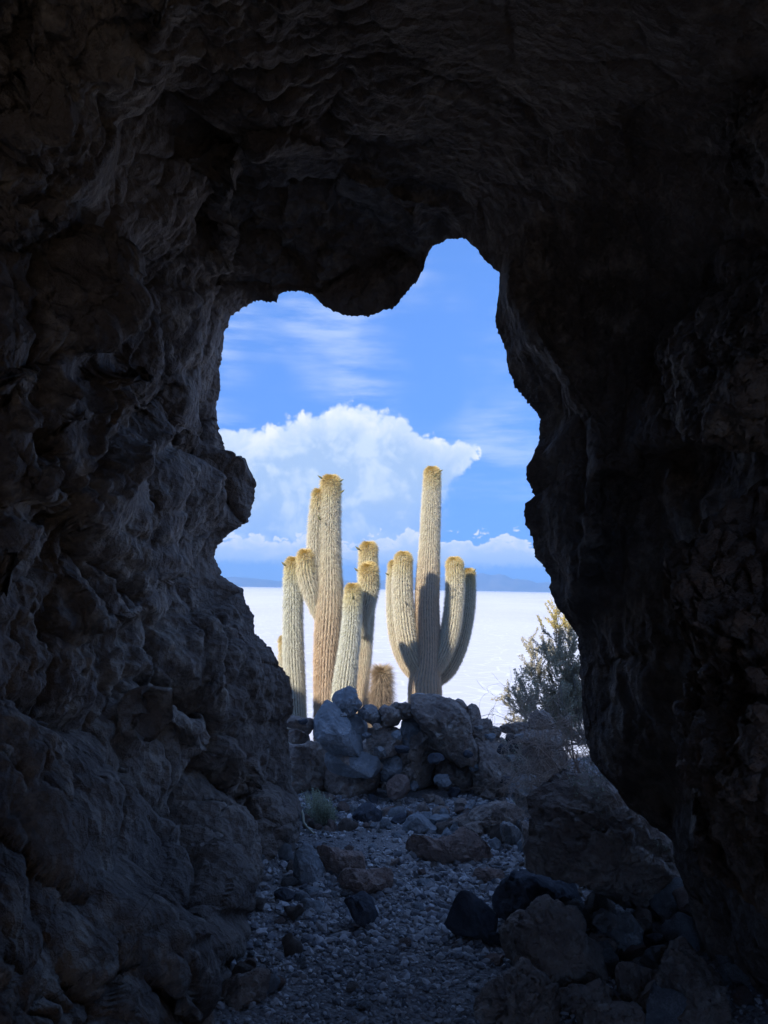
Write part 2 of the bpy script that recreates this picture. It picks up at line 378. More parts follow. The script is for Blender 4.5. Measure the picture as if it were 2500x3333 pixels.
# edge of the cave mouth as (overview x, overview y, distance): clockwise from the upper left
RIM = [(500,683,4.5),(530,663,4.45),(565,650,4.45),(597,655,4.4),(615,632,4.4),(640,630,4.35),(680,640,4.3),(700,660,4.3),(740,682,4.3),(775,683,4.3),(800,680,4.25),
 (850,665,4.2),(880,635,4.1),(905,600,4.05),(918,565,3.95),(935,533,3.9),(960,521,3.8),(1000,516,3.65),(1015,525,3.6),(1035,550,3.55),(1060,575,3.5),(1078,592,3.5),
 (1076,640,3.5),(1068,690,3.5),(1074,720,3.5),(1085,745,3.5),(1098,800,3.5),(1120,850,3.5),(1150,878,3.45),(1167,905,3.45),(1165,950,3.45),(1150,985,3.4),(1137,1008,3.4),(1136,1035,3.4),
 (1155,1073,3.4),(1132,1090,3.4),(1134,1130,3.4),(1150,1160,3.4),(1154,1200,3.4),(1176,1232,3.35),(1187,1250,3.35),(1181,1270,3.35),(1200,1312,3.3),(1225,1342,3.3),(1247,1375,3.3),
 (1252,1430,3.3),(1255,1500,3.3),(1262,1600,3.3),(1275,1640,3.25),(1300,1672,3.2),(1350,1710,3.15),(1400,1738,3.1),(1430,1755,3.1),(1446,1785,3.05),(1456,1850,3.0),(1475,1910,3.0),(1492,1960,2.95),
 (1505,2010,2.9),(1535,2075,2.85),(1565,2112,2.8),(1610,2160,2.75),(1660,2250,2.65),(1500,2420,2.6),(1100,2500,2.6),(700,2450,2.7),(520,2260,2.8),(545,2170,2.95),(560,2125,3.1),(562,2080,3.3),(575,2040,3.55),
 (565,1995,3.8),(578,1950,4.0),(588,1905,4.15),(600,1862,4.35),(632,1835,4.5),(640,1795,4.6),(653,1748,4.75),(650,1722,4.8),(633,1690,4.8),(630,1640,4.8),(622,1582,4.8),(620,1552,4.8),(633,1540,4.7),
 (635,1510,4.7),(625,1470,4.7),(600,1425,4.7),(572,1392,4.75),(546,1370,4.75),(548,1330,4.75),(536,1300,4.75),(525,1270,4.8),(500,1255,4.8),(477,1240,4.8),(468,1202,4.8),(470,1181,4.8),
 (490,1166,4.8),(512,1145,4.8),(540,1128,4.85),(552,1085,4.9),(555,1047,4.9),(546,1030,4.9),(527,1031,4.85),(500,1010,4.8),(482,978,4.8),(472,930,4.75),(474,860,4.7),(480,800,4.6),(483,760,4.6),(490,720,4.55)]
CTR = np.array([850.0, 1250.0])
def lw(u_ov): return 1.08 / (0.5 - u_ov * K / 2500)
DEPTH = [(0,300,2.15),(0,700,2.25),(0,1100,2.2),(0,1500,2.15),(0,1900,1.7),(0,2250,1.4),(-300,1200,1.55),(-300,300,1.6),(-300,2000,1.4),(-300,2500,1.3),
 (160,300,2.45),(160,700,2.7),(160,1100,2.7),(160,1500,2.65),(160,1900,2.05),(160,2200,1.65),
 (320,300,2.75),(320,700,3.3),(320,1100,3.45),(320,1500,3.4),(320,1900,2.6),(320,2200,2.05),
 (440,350,3.2),(440,700,4.0),(440,1400,4.1),(440,1700,3.9),(440,2000,2.7),(440,2250,2.5),(500,2050,2.98),(520,1900,3.45),(500,2180,2.78),(540,1600,4.4),(560,1800,4.15),
 (520,380,3.4),(600,450,3.85),(750,420,3.75),(640,560,4.25),(800,580,4.15),(900,480,3.8),
 (0,-100,1.85),(300,0,2.1),(600,0,2.15),(900,0,2.15),(1200,0,2.1),(1500,0,1.95),(1700,0,1.9),(600,220,2.75),(850,250,2.85),(1100,250,2.75),(1350,300,2.6),(1600,300,2.35),
 (-200,-350,1.5),(300,-350,1.65),(800,-350,1.65),(1300,-350,1.6),(1900,-350,1.5),
 (1180,480,3.15),(1250,700,3.15),(1350,900,3.05),(1350,1200,3.0),(1350,1450,2.95),(1500,700,2.75),(1500,1100,2.7),(1500,1500,2.65),(1500,1800,2.65),(1659,500,2.3),(1659,1000,2.25),(1659,1500,2.2),(1659,2000,2.25),
 (1950,300,1.75),(1950,1000,1.7),(1950,1800,1.7),(1950,2500,1.7),(1550,1980,2.75)]
# relief lines (overview px) that stand proud on their left side: points, height (m), width of proud side, width of drop (px)
def ov(pts): return [(a / K, b / K) for a, b in pts]
RIDGES = [
 (ov([(0,347),(100,372),(190,352),(271,304),(401,255),(488,190),(488,108),(505,33),(494,-60)])[::-1], 0.13, 150, 80),
 (ov([(-60,760),(120,745),(228,711),(282,640),(336,559),(396,347)])[::-1], 0.16, 110, 22),
 (ov([(398,700),(407,892),(396,957),(325,1044),(271,1114),(179,1163),(81,1201),(0,1280)]), 0.20, 150, 42),
 (ov([(760,900),(750,1010),(705,1147),(570,1212),(488,1261),(380,1285)]), 0.14, 110, 40),
 (ov([(560,1230),(619,1272),(597,1364),(461,1473),(445,1505),(401,1646),(369,1690),(220,1765)]), 0.16, 90, 26),
 (ov([(205,1150),(212,1299),(168,1342),(10,1360)]), 0.13, 80, 24),
 (ov([(200,1380),(212,1489),(130,1590)]), 0.10, 60, 22),
 (ov([(150,1690),(114,1804),(20,1900)]), 0.12, 80, 22),
 (ov([(640,1500),(602,1576),(575,1614),(490,1640)]), 0.10, 60, 18),
 (ov([(590,1780),(568,1862),(499,1904),(492,1973),(388,2015),(280,2050)]), 0.17, 90, 24),
 (ov([(690,2230),(714,2278),(700,2334),(624,2375),(485,2320),(440,2290)]), 0.12, 90, 20),
 (ov([(600,2420),(832,2465),(894,2604),(905,2690)])[::-1], 0.09, 90, 40),
 (ov([(560,2990),(650,2960),(830,2990),(860,3060),(840,3150)])[::-1], -0.10, 60, 30),
 (ov([(640,3080),(660,3180),(640,3240),(600,3260)]), 0.10, 50, 20),
 (ov([(760,480),(756,640),(765,800),(752,930)]), 0.20, 90, 16),
 (ov([(765,470),(900,455),(1050,480),(1120,560),(1250,650),(1330,690),(1420,730)])[::-1], 0.16, 40, 60),
 (ov([(880,1020),(905,880),(930,750),(960,600)]), 0.05, 40, 10),
 (ov([(1000,1000),(1060,850),(1075,700),(1100,560)]), 0.06, 60, 12),
 (ov([(1230,600),(1330,645),(1440,670),(1500,740)])[::-1], 0.05, 20, 16),
 (ov([(1560,760),(1620,869),(1645,899),(1663,1001),(1681,1068),(1723,1122),(1819,1176),(1844,1224),(1850,1279),(1892,1339),(1916,1405),(1928,1502),(1922,1574),(1916,1652),(1898,1676),(1928,1749),(1892,1785),(1904,1845),(1862,1966),(1890,2100)]), 0.10, 30, 45),
 (ov([(1740,960),(1745,1080),(1790,1130),(1830,1250)]), 0.07, 24, 16),
 (ov([(1900,1520),(2040,1500),(2060,1440),(2230,1420),(2330,1395)])[::-1], 0.09, 90, 26),
 (ov([(2200,1510),(2195,1620),(2240,1760),(2280,1900),(2300,2050)])[::-1], 0.09, 60, 22),
 (ov([(2270,1560),(2330,1750),(2360,1850),(2400,2000)])[::-1], 0.06, 40, 18),
]
def seg_field(px, pts, A, wp, wd):
    pts = np.array(pts); best = np.full(len(px), 1e9); sgn = np.ones(len(px)); tt = np.zeros(len(px)); n = len(pts) - 1
    for i in range(n):
        a, b = pts[i], pts[i + 1]; ab = b - a; L2 = ab @ ab; ap = px - a
        t = np.clip(ap @ ab / L2, 0, 1); q = ap - t[:, None] * ab; d = np.hypot(q[:, 0], q[:, 1])
        s = ab[0] * ap[:, 1] - ab[1] * ap[:, 0]      # >0 : right-hand side on screen (y down)
        m = d < best; best = np.where(m, d, best); sgn = np.where(m, np.sign(s), sgn); tt = np.where(m, (i + t) / n, tt)
    end = ss(tt, 0.0, 0.12) * (1 - ss(tt, 0.88, 1.0))
    wd = max(wd * 1.5, 30)
    return A * end * np.where(sgn > 0, np.exp(-best / wp), 1 - ss(best, 0, wd))
def tps_fit(C):
    P = C[:, :2] / 1000; n = len(P); d = np.linalg.norm(P[:, None] - P[None], axis=2)
    Km = np.where(d > 0, d * d * np.log(d + 1e-12), 0) + np.eye(n) * 2e-3
    A = np.zeros((n + 3, n + 3)); A[:n, :n] = Km; A[:n, n] = 1; A[:n, n + 1:] = P; A[n:, :n] = A[:n, n:].T
    return np.linalg.solve(A, np.concatenate([C[:, 2], np.zeros(3)])), P
def tps_eval(w, P, X):
    X = X / 1000; out = w[len(P)] + X @ w[len(P) + 1:]
    for i, p in enumerate(P):
        d2 = ((X - p) ** 2).sum(1); out = out + w[i] * 0.5 * d2 * np.log(d2 + 1e-12)
    return out

def grid_normals(V, nu, nv):
    G = V.reshape(nu, nv, 3); du = np.roll(G, -1, 0) - np.roll(G, 1, 0); dv = np.gradient(G, axis=1)
    n = np.cross(du, dv); n /= np.linalg.norm(n, axis=2, keepdims=True) + 1e-9
    return n.reshape(-1, 3)
def ccrackle(P, s, seed):
    d1, d2, c = worley(P * s, seed); return np.clip(d2 - d1, 0, 0.6), c

def build_cave():
    rim = np.array(RIM, float); seg = np.linalg.norm(np.diff(np.vstack([rim, rim[:1]])[:, :2], axis=0), axis=1)
    s = np.concatenate([[0], np.cumsum(seg)]); NU = 1440
    # parameterise by arc length, with fewer samples under the floor
    wgt = np.where((rim[:, 1] + np.roll(rim[:, 1], -1)) / 2 > 2230, 0.15, 1.0); sw = np.concatenate([[0], np.cumsum(seg * wgt)])
    q = np.linspace(0, sw[-1], NU, endpoint=False); rc = np.vstack([rim, rim[:1]])
    R_ = np.stack([np.interp(q, sw, rc[:, k]) for k in range(3)], 1)
    # rough edge
    jit = fbm(np.stack([R_[:, 0] / 26, R_[:, 1] / 26, 0 * q], 1), 4, 0.65, 21) * 8.0 + fbm(np.stack([R_[:, 0] / 7, R_[:, 1] / 7, 0 * q], 1), 3, 0.6, 22, True) * 4.0
    dirv = R_[:, :2] - CTR; dirv /= np.linalg.norm(dirv, axis=1, keepdims=True); R_[:, :2] += dirv * jit[:, None]
    # outer ring beyond the frame, one point per direction
    th = np.arctan2(R_[:, 1] - CTR[1], R_[:, 0] - CTR[0]); c, sn = np.cos(th), np.sin(th)
    hx, hyt, hyb = 1000.0, 1420.0, 1300.0
    hy = np.where(sn < 0, hyt, hyb); k = (np.abs(c / hx) ** 5 + np.abs(sn / hy) ** 5) ** (-0.2)
    O_ = CTR + np.stack([c, sn], 1) * k[:, None]
    NV = 450; t = np.linspace(0, 1, NV) ** 1.25
    PX = R_[:, None, :2] * (1 - t[None, :, None]) + O_[:, None, :] * t[None, :, None]
    px = PX.reshape(-1, 2)
    C = np.vstack([np.array(DEPTH, float), rim[::2]])
    w, P = tps_fit(C); d = tps_eval(w, P, px)
    e = (tps_eval(w, P, R_[:, :2]) - R_[:, 2])[:, None] * np.exp(-t[None, :] / 0.06); d = np.maximum(d - e.reshape(-1), 1.2)
    tt = np.tile(t, NU); near = ss(tt, 0.0, 0.10)
    rel = np.zeros(len(px))
    wq = np.stack([px[:, 0] / 90, px[:, 1] / 90, 0 * px[:, 0]], 1); wpx = px + 16 * np.stack([fbm(wq, 4, 0.6, 101), fbm(wq, 4, 0.6, 102)], 1)
    for pts, A, wp, wd in RIDGES: rel += 1.35 * seg_field(wpx, pts, A, wp, wd)
    # hollow low in the left wall
    rel -= 0.30 * np.exp(-(((px[:, 0] - 350) / 110) ** 2 + ((px[:, 1] - 1840) / 130) ** 2))
    rel -= 0.16 * np.exp(-(((px[:, 0] - 330) / 60) ** 2 + ((px[:, 1] - 940) / 50) ** 2))
    d = d - rel * (0.25 + 0.75 * near)
    V = CAM + ray(px[:, 0] * K, px[:, 1] * K) * d[:, None]
    N = -grid_normals(V, NU, NV).reshape(NU, NV, 3)
    for _ in range(10):      # broad normals, so that steep drops do not comb
        N = (N * 2 + np.roll(N, 1, 0) + np.roll(N, -1, 0) + np.concatenate([N[:, 1:], N[:, -1:]], 1) + np.concatenate([N[:, :1], N[:, :-1]], 1)) / 6
    N = (N / np.linalg.norm(N, axis=2, keepdims=True)).reshape(-1, 3)
    inward = ((CAM + np.array([0, 1.5, 0.2])) - V); flip = np.sign((N * inward).sum(1)); flip[flip == 0] = 1; N *= flip[:, None]
    # lobes, cracks and crust. The right side is smoother, the left wall is a pile of rounded lobes
    left = 1 - ss(px[:, 0], 560, 1000); ceil = ss(-px[:, 1], -620, -420) * (1 - left)
    Wp = V + 0.10 * np.stack([fbm(V * 2.0, 2, 0.5, 31), fbm(V * 2.0, 2, 0.5, 32), fbm(V * 2.0, 2, 0.5, 33)], 1)
    sq = Wp * np.array([1.0, 0.8, 1.0])
    d1, d2, cid = worley(sq * 3.0, 51); lob = np.clip(d2 - d1, 0, 0.5) * 2
    b1, b2, bid = worley(Wp * np.array([1.5, 1.45, 1.7]) + 0.3, 55); blob = np.clip(b2 - b1, 0, 0.6) / 0.6
    e1, e2, cid2 = worley(sq * 7.5 + 3, 61); lob2 = np.clip(e2 - e1, 0, 0.5) * 2
    Wk = V + 0.02 * np.stack([fbm(V * 11, 2, 0.5, 34), fbm(V * 11, 2, 0.5, 35), fbm(V * 11, 2, 0.5, 36)], 1)
    f1, f2, _ = worley(Wk * 27, 71); k1, k2, _ = worley(Wk * 12, 73)
    amp = 0.35 + 0.65 * left
    h = left * (0.25 + 0.75 * ss(px[:, 1], 60, 330)) * (0.3 + 0.7 * ss(px[:, 0], -20, 170)) * (0.24 * (np.sqrt(blob) - 0.65) + 0.14 * (bid - 0.5)) + amp * (0.06 * (np.sqrt(lob) - 0.6) + 0.05 * (cid - 0.5)) + (0.25 + 0.75 * left) * 0.035 * (np.sqrt(lob2) - 0.5)
    h += (0.5 + 0.5 * left) * 0.06 * fbm(V * 1.7, 4, 0.5, 41)
    patch = ss(fbm(V * 1.5 + 5, 3, 0.5, 44), -0.25, 0.3)
    h += patch * (0.4 + 0.6 * left) * (0.045 * (0.5 - k1) + 0.026 * (0.5 - f1) + 0.012 * fbm(V * 15, 3, 0.5, 43))
    h += 0.010 * fbm(V * 9, 3, 0.5, 46)
    # long vertical flutes on the right wall
    fl = (1 - left) * ss(px[:, 1], 600, 900)
    Q = V * np.array([9, 9, 1.6]); h += fl * 0.035 * fbm(Q, 3, 0.5, 47)
    steep = np.abs((N * (V - CAM) / np.linalg.norm(V - CAM, axis=1, keepdims=True)).sum(1))
    h *= (0.22 + 0.78 * near) * (0.12 + 0.88 * ss(steep, 0.08, 0.42))
    V = V + N * h[:, None]
    V = V.reshape(NU, NV, 3)
    # ---- behind the camera the passage goes on to a smaller second mouth
    last = V[:, -1]; ang = np.arctan2(last[:, 2] - 1.2, last[:, 0]); rings = []
    nb = 26; REAR = -3.6
    for j in range(1, nb + 1):
        s_ = j / nb; yy = last[:, 1] * (1 - s_) + REAR * s_
        wr = 1.0 + 0.3 * math.sin(math.pi * s_)
        tgt = np.stack([0.1 + 1.35 * np.cos(ang), 0 * ang + REAR, 1.75 + 1.55 * np.sin(ang)], 1)
        p = np.stack([last[:, 0] * wr, yy, (last[:, 2] - 1.2) * wr + 1.2], 1); g = ss(np.full(NU, s_), 0.4, 1.0)[:, None]
        p = p * (1 - g) + tgt * g; p[:, 1] = yy
        nn = np.stack([np.cos(ang), 0 * ang, np.sin(ang)], 1)
        p = p - nn * (0.14 * fbm(p * 1.6, 4, 0.5, 81) * ss(np.full(NU, s_), 0, 0.15))[:, None]; rings.append(p)
    # ---- outside: lip, cliff face, roof, and back to the second mouth
    r0 = V[:, 0]; cx, cz = 0.0, 1.5; ang0 = np.arctan2(r0[:, 2] - cz, r0[:, 0] - cx)
    outr = []
    for f_, dd in ((1.008, 0.04), (1.03, 0.07), (1.08, 0.05), (1.18, -0.05), (1.32, -0.25)):
        q2 = CTR + (R_[:, :2] - CTR) * f_; p = CAM + ray(q2[:, 0] * K, q2[:, 1] * K) * (R_[:, 2] + dd)[:, None]
        outr.append(p + (fbm(p * 3, 3, 0.5, 83) * 0.05)[:, None] * ss(np.full(NU, f_), 1.0, 1.2)[:, None])
    for sc, dy in ((1.7, -0.75), (1.85, -1.6), (1.95, -3.0), (1.95, -4.8), (1.9, -6.0), (1.8, -7.2)):
        R2 = np.stack([cx + 3.3 * np.cos(ang0) * sc / 2, r0[:, 1] * 0.3 + 4.1 * 0.7 + dy, cz + 2.55 * np.sin(ang0) * sc / 2], 1)
        nn = np.stack([np.cos(ang0), 0 * ang0, np.sin(ang0)], 1)
        outr.append(R2 + nn * (fbm(R2 * 1.5, 4, 0.55, 83) * 0.12)[:, None])
    seq = [o for o in outr[::-1]] + [V[:, j] for j in range(NV)] + rings
    G = np.stack(seq, 1); n2 = G.shape[1]
    faces = grid_faces(NU, n2, True)
    # close the band: last inner ring to the outermost ring
    iu = np.arange(NU); a = iu * n2 + n2 - 1; b = ((iu + 1) % NU) * n2 + n2 - 1; c_ = ((iu + 1) % NU) * n2; d_ = iu * n2
    faces = np.vstack([faces, np.stack([a, b, c_, d_], 1)])
    obj('cave_rock', mesh_np('cave_rock', G.reshape(-1, 3), faces), M_CAVE, kind='structure', label='dark volcanic rock of the cave walls and roof framing the mouth')
build_cave()

# ------------------------------------------------------------------ rocks with outlines seen in the photograph
Z = {'A': (900, 2200, 3.687), 'B': (1300, 2200, 3.016), 'C': (850, 2500, 3.016), 'D': (1250, 2500, 3.016), '3': (800, 2600, 1.8433), '4': (1500, 2500, 1.659), 'L': (0, 1800, 1.443), 'O': (0, 0, 1659 / 2500.0)}
def full(tag, pts):
    x, y, s = Z[tag]; return np.array([(x + a / s, y + b / s) for a, b in pts])
def rock_mesh(name, outline, depth, thick, seed, rough=1.0, facets=7, block=0.55, nphi=56, npsi=26, tilt=0.0):
    """closed boulder whose front view has the given outline (px); returns mesh + world centre"""
    o = np.asarray(outline, float); c = (o.min(0) + o.max(0)) / 2 * 0.5 + o.mean(0) * 0.5
    phi = np.linspace(0, 2 * math.pi, nphi, endpoint=False); dv = np.stack([np.cos(phi), np.sin(phi)], 1); r = np.zeros(nphi)
    for i in range(len(o)):
        a, b = o[i] - c, o[(i + 1) % len(o)] - c; e = b - a
        den = dv[:, 0] * e[1] - dv[:, 1] * e[0]; den = np.where(np.abs(den) < 1e-9, 1e-9, den)
        t = (a[0] * e[1] - a[1] * e[0]) / den; u = (a[0] * dv[:, 1] - a[1] * dv[:, 0]) / den
        r = np.where((t > 0) & (u >= -1e-6) & (u <= 1 + 1e-6), np.maximum(r, t), r)
    r = np.where(r <= 0, np.median(r), r)
    r = 0.15 * (np.roll(r, 1) + np.roll(r, -1)) + 0.7 * r
    m = depth / FPX; rr = r * m; rm = rr.mean(); T = thick if thick > 0 else -thick * rm
    psi = np.linspace(-math.pi / 2, math.pi / 2, npsi + 2)[1:-1]
    cp = np.cos(psi) ** block; sp = np.sign(psi) * np.abs(np.sin(psi)) ** 0.85
    X = rr[:, None] * dv[:, :1] * cp; Y = -rr[:, None] * dv[:, 1:] * cp; W = T * sp[None, :] + 0 * X
    W = W + tilt * Y
    L = np.stack([X, Y, W], -1).reshape(-1, 3); L = np.vstack([L, [(0, 0, W[:, 0].mean())], [(0, 0, W[:, -1].mean())]])
    rg = np.random.default_rng(seed)
    for _ in range(facets + 4):
        n = rg.normal(size=3); n[2] = -abs(n[2]) * 0.9 - 0.1; n /= np.linalg.norm(n)
        pr = L @ n; cut = np.quantile(pr, rg.uniform(0.62 if rr.max() < 1.7 * rr.min() else 0.78, 0.94)); ex = np.maximum(0, pr - cut); L = L - n * (ex * 0.95)[:, None]
    S = 1.0 / max(rm, 0.02); off = rg.uniform(-50, 50, 3); S2 = min(S, 9.0)
    nrm = L / (np.linalg.norm(L, axis=1, keepdims=True) + 1e-9)
    w1, w2, cid = worley(L * S * 1.9 + off, seed); v1, v2, cid2 = worley(L * S * 5 + off, seed + 9)
    h = 0.10 * fbm(L * S * 1.2 + off, 3, 0.5, seed) + 0.10 * (cid - 0.5)
    h = h + rough * (0.075 * fbm(L * S * 3 + off, 4, 0.6, seed + 5, True) + 0.06 * (cid2 - 0.5) + 0.035 * fbm(L * S * 10 + off, 2, 0.5, seed + 7) - 0.06 * (1 - ss(v2 - v1, 0, 0.22)) - 0.05 * (1 - ss(w2 - w1, 0, 0.12)))
    L = L + nrm * (h * rm * 0.8)[:, None]
    # keep the seen outline: stretch every meridian back to it, with a little raggedness
    G = L[:-2].reshape(nphi, npsi, 3); cur = np.hypot(G[:, :, 0], G[:, :, 1]).max(1)
    rag = 1 + 0.03 * rough * fbm(np.stack([dv[:, 0] * 6, dv[:, 1] * 6, np.full(nphi, seed * 0.37)], 1), 3, 0.6, seed)
    G[:, :, :2] *= (rr * rag / np.maximum(cur, 1e-6))[:, None, None]; L[:-2] = G.reshape(-1, 3)
    Vw = L[:, :1] * RV + L[:, 1:2] * UV + L[:, 2:] * F
    n = nphi; k = npsi; Fc = grid_faces(n, k, True)[:, ::-1]; i = np.arange(n); j = (i + 1) % n; a, b = n * k, n * k + 1
    tri = np.vstack([np.stack([i * k, j * k, np.full(n, a), np.full(n, a)], 1), np.stack([j * k + k - 1, i * k + k - 1, np.full(n, b), np.full(n, b)], 1)])
    me = bpy.data.meshes.new(name)
    fs = [tuple(x) for x in Fc] + [tuple(x[:3]) for x in tri]
    me.from_pydata(Vw.tolist(), [], fs); me.update(); me.polygons.foreach_set('use_smooth', np.ones(len(me.polygons), bool))
    return me, at(c[0], c[1], depth)
SEED = [100]
def rock(name, tag, pts, tone, depth=None, thick=-0.85, parent=None, rough=1.0, facets=7, sink=0.02, **props):
    o = full(tag, pts); SEED[0] += 13
    if parent is None:
        b = o[np.argmax(o[:, 1])]; dc = float(ground_depth(b[0], b[1], -sink))
        for _ in range(6):
            q = at(b[0], b[1], dc); dc = float(ground_depth(b[0], b[1], float(ground_z(np.array([q[0]]), np.array([q[1]]))[0]) - sink))
        half = 0.25 * (np.ptp(o[:, 0]) + np.ptp(o[:, 1])) * dc / FPX; dc += 0.35 * half
        depth = dc if depth is None else min(depth, dc)
    big = np.ptp(o, axis=0).max()
    nphi, npsi = (96, 44) if big > 260 else (64, 30) if big > 110 else (40, 18)
    me, c = rock_mesh(name, o, depth, thick, SEED[0], rough, facets, nphi=nphi, npsi=npsi)
    ob = obj(name, me, MATS[tone], parent, **props)
    ob.location = Vector(c) - (parent.location if parent else Vector((0, 0, 0)))
    return ob

# near outcrops of the right-hand wall
def outcrop(pts, depth, thick, label, tone='near', rough=1.3):
    o = np.array(pts, float) * K; SEED[0] += 13
    me, c = rock_mesh('cave_outcrop', o, depth, thick, SEED[0], rough, 3, 0.55, 260, 120)
    # extra crust
    n = len(me.vertices); V = np.zeros(n * 3, np.float32); me.vertices.foreach_get('co', V); V = V.reshape(-1, 3).astype(float)
    N = np.zeros(n * 3, np.float32); me.vertices.foreach_get('normal', N); N = N.reshape(-1, 3)
    P = V + c; o1, _, _ = worley(P * np.array([11, 11, 8]), 93); o2, _, _ = worley(P * 27, 94); h = 0.03 * fbm(P * np.array([5, 5, 3]), 3, 0.5, 91) + 0.05 * (0.5 - o1) + 0.022 * (0.5 - o2)
    V = V + N * h[:, None]; me.vertices.foreach_set('co', V.astype(np.float32).ravel()); me.update()
    obj('cave_outcrop', me, MATS[tone], loc=c, kind='structure', label=label)
outcrop([(1800,300),(1659,395),(1605,470),(1570,560),(1555,640),(1500,685),(1468,745),(1475,810),(1485,870),(1478,925),(1560,945),(1800,960)], 2.45, 0.35, 'outcrop of rock high on the right cave wall', 'cave')
outcrop([(1800,480),(1680,560),(1620,680),(1580,765),(1552,860),(1545,940),(1620,960),(1800,980)], 2.0, 0.3, 'brown outcrop nearer on the right cave wall', 'cave')
outcrop([(1900,1000),(1720,1110),(1640,1160),(1556,1205),(1562,1260),(1580,1370),(1600,1440),(1572,1500),(1580,1560),(1530,1655),(1548,1715),(1598,1790),(1612,1870),(1630,1960),(1640,2060),(1700,2150),(1950,2300),(2100,1700)], 1.5, 0.35, 'brown rock close to the camera at the right edge')
outcrop([(1800,60),(1680,90),(1640,140),(1648,210),(1632,270),(1690,380),(1800,420)], 2.1, 0.25, 'outcrop at the top of the right cave wall', 'cave')

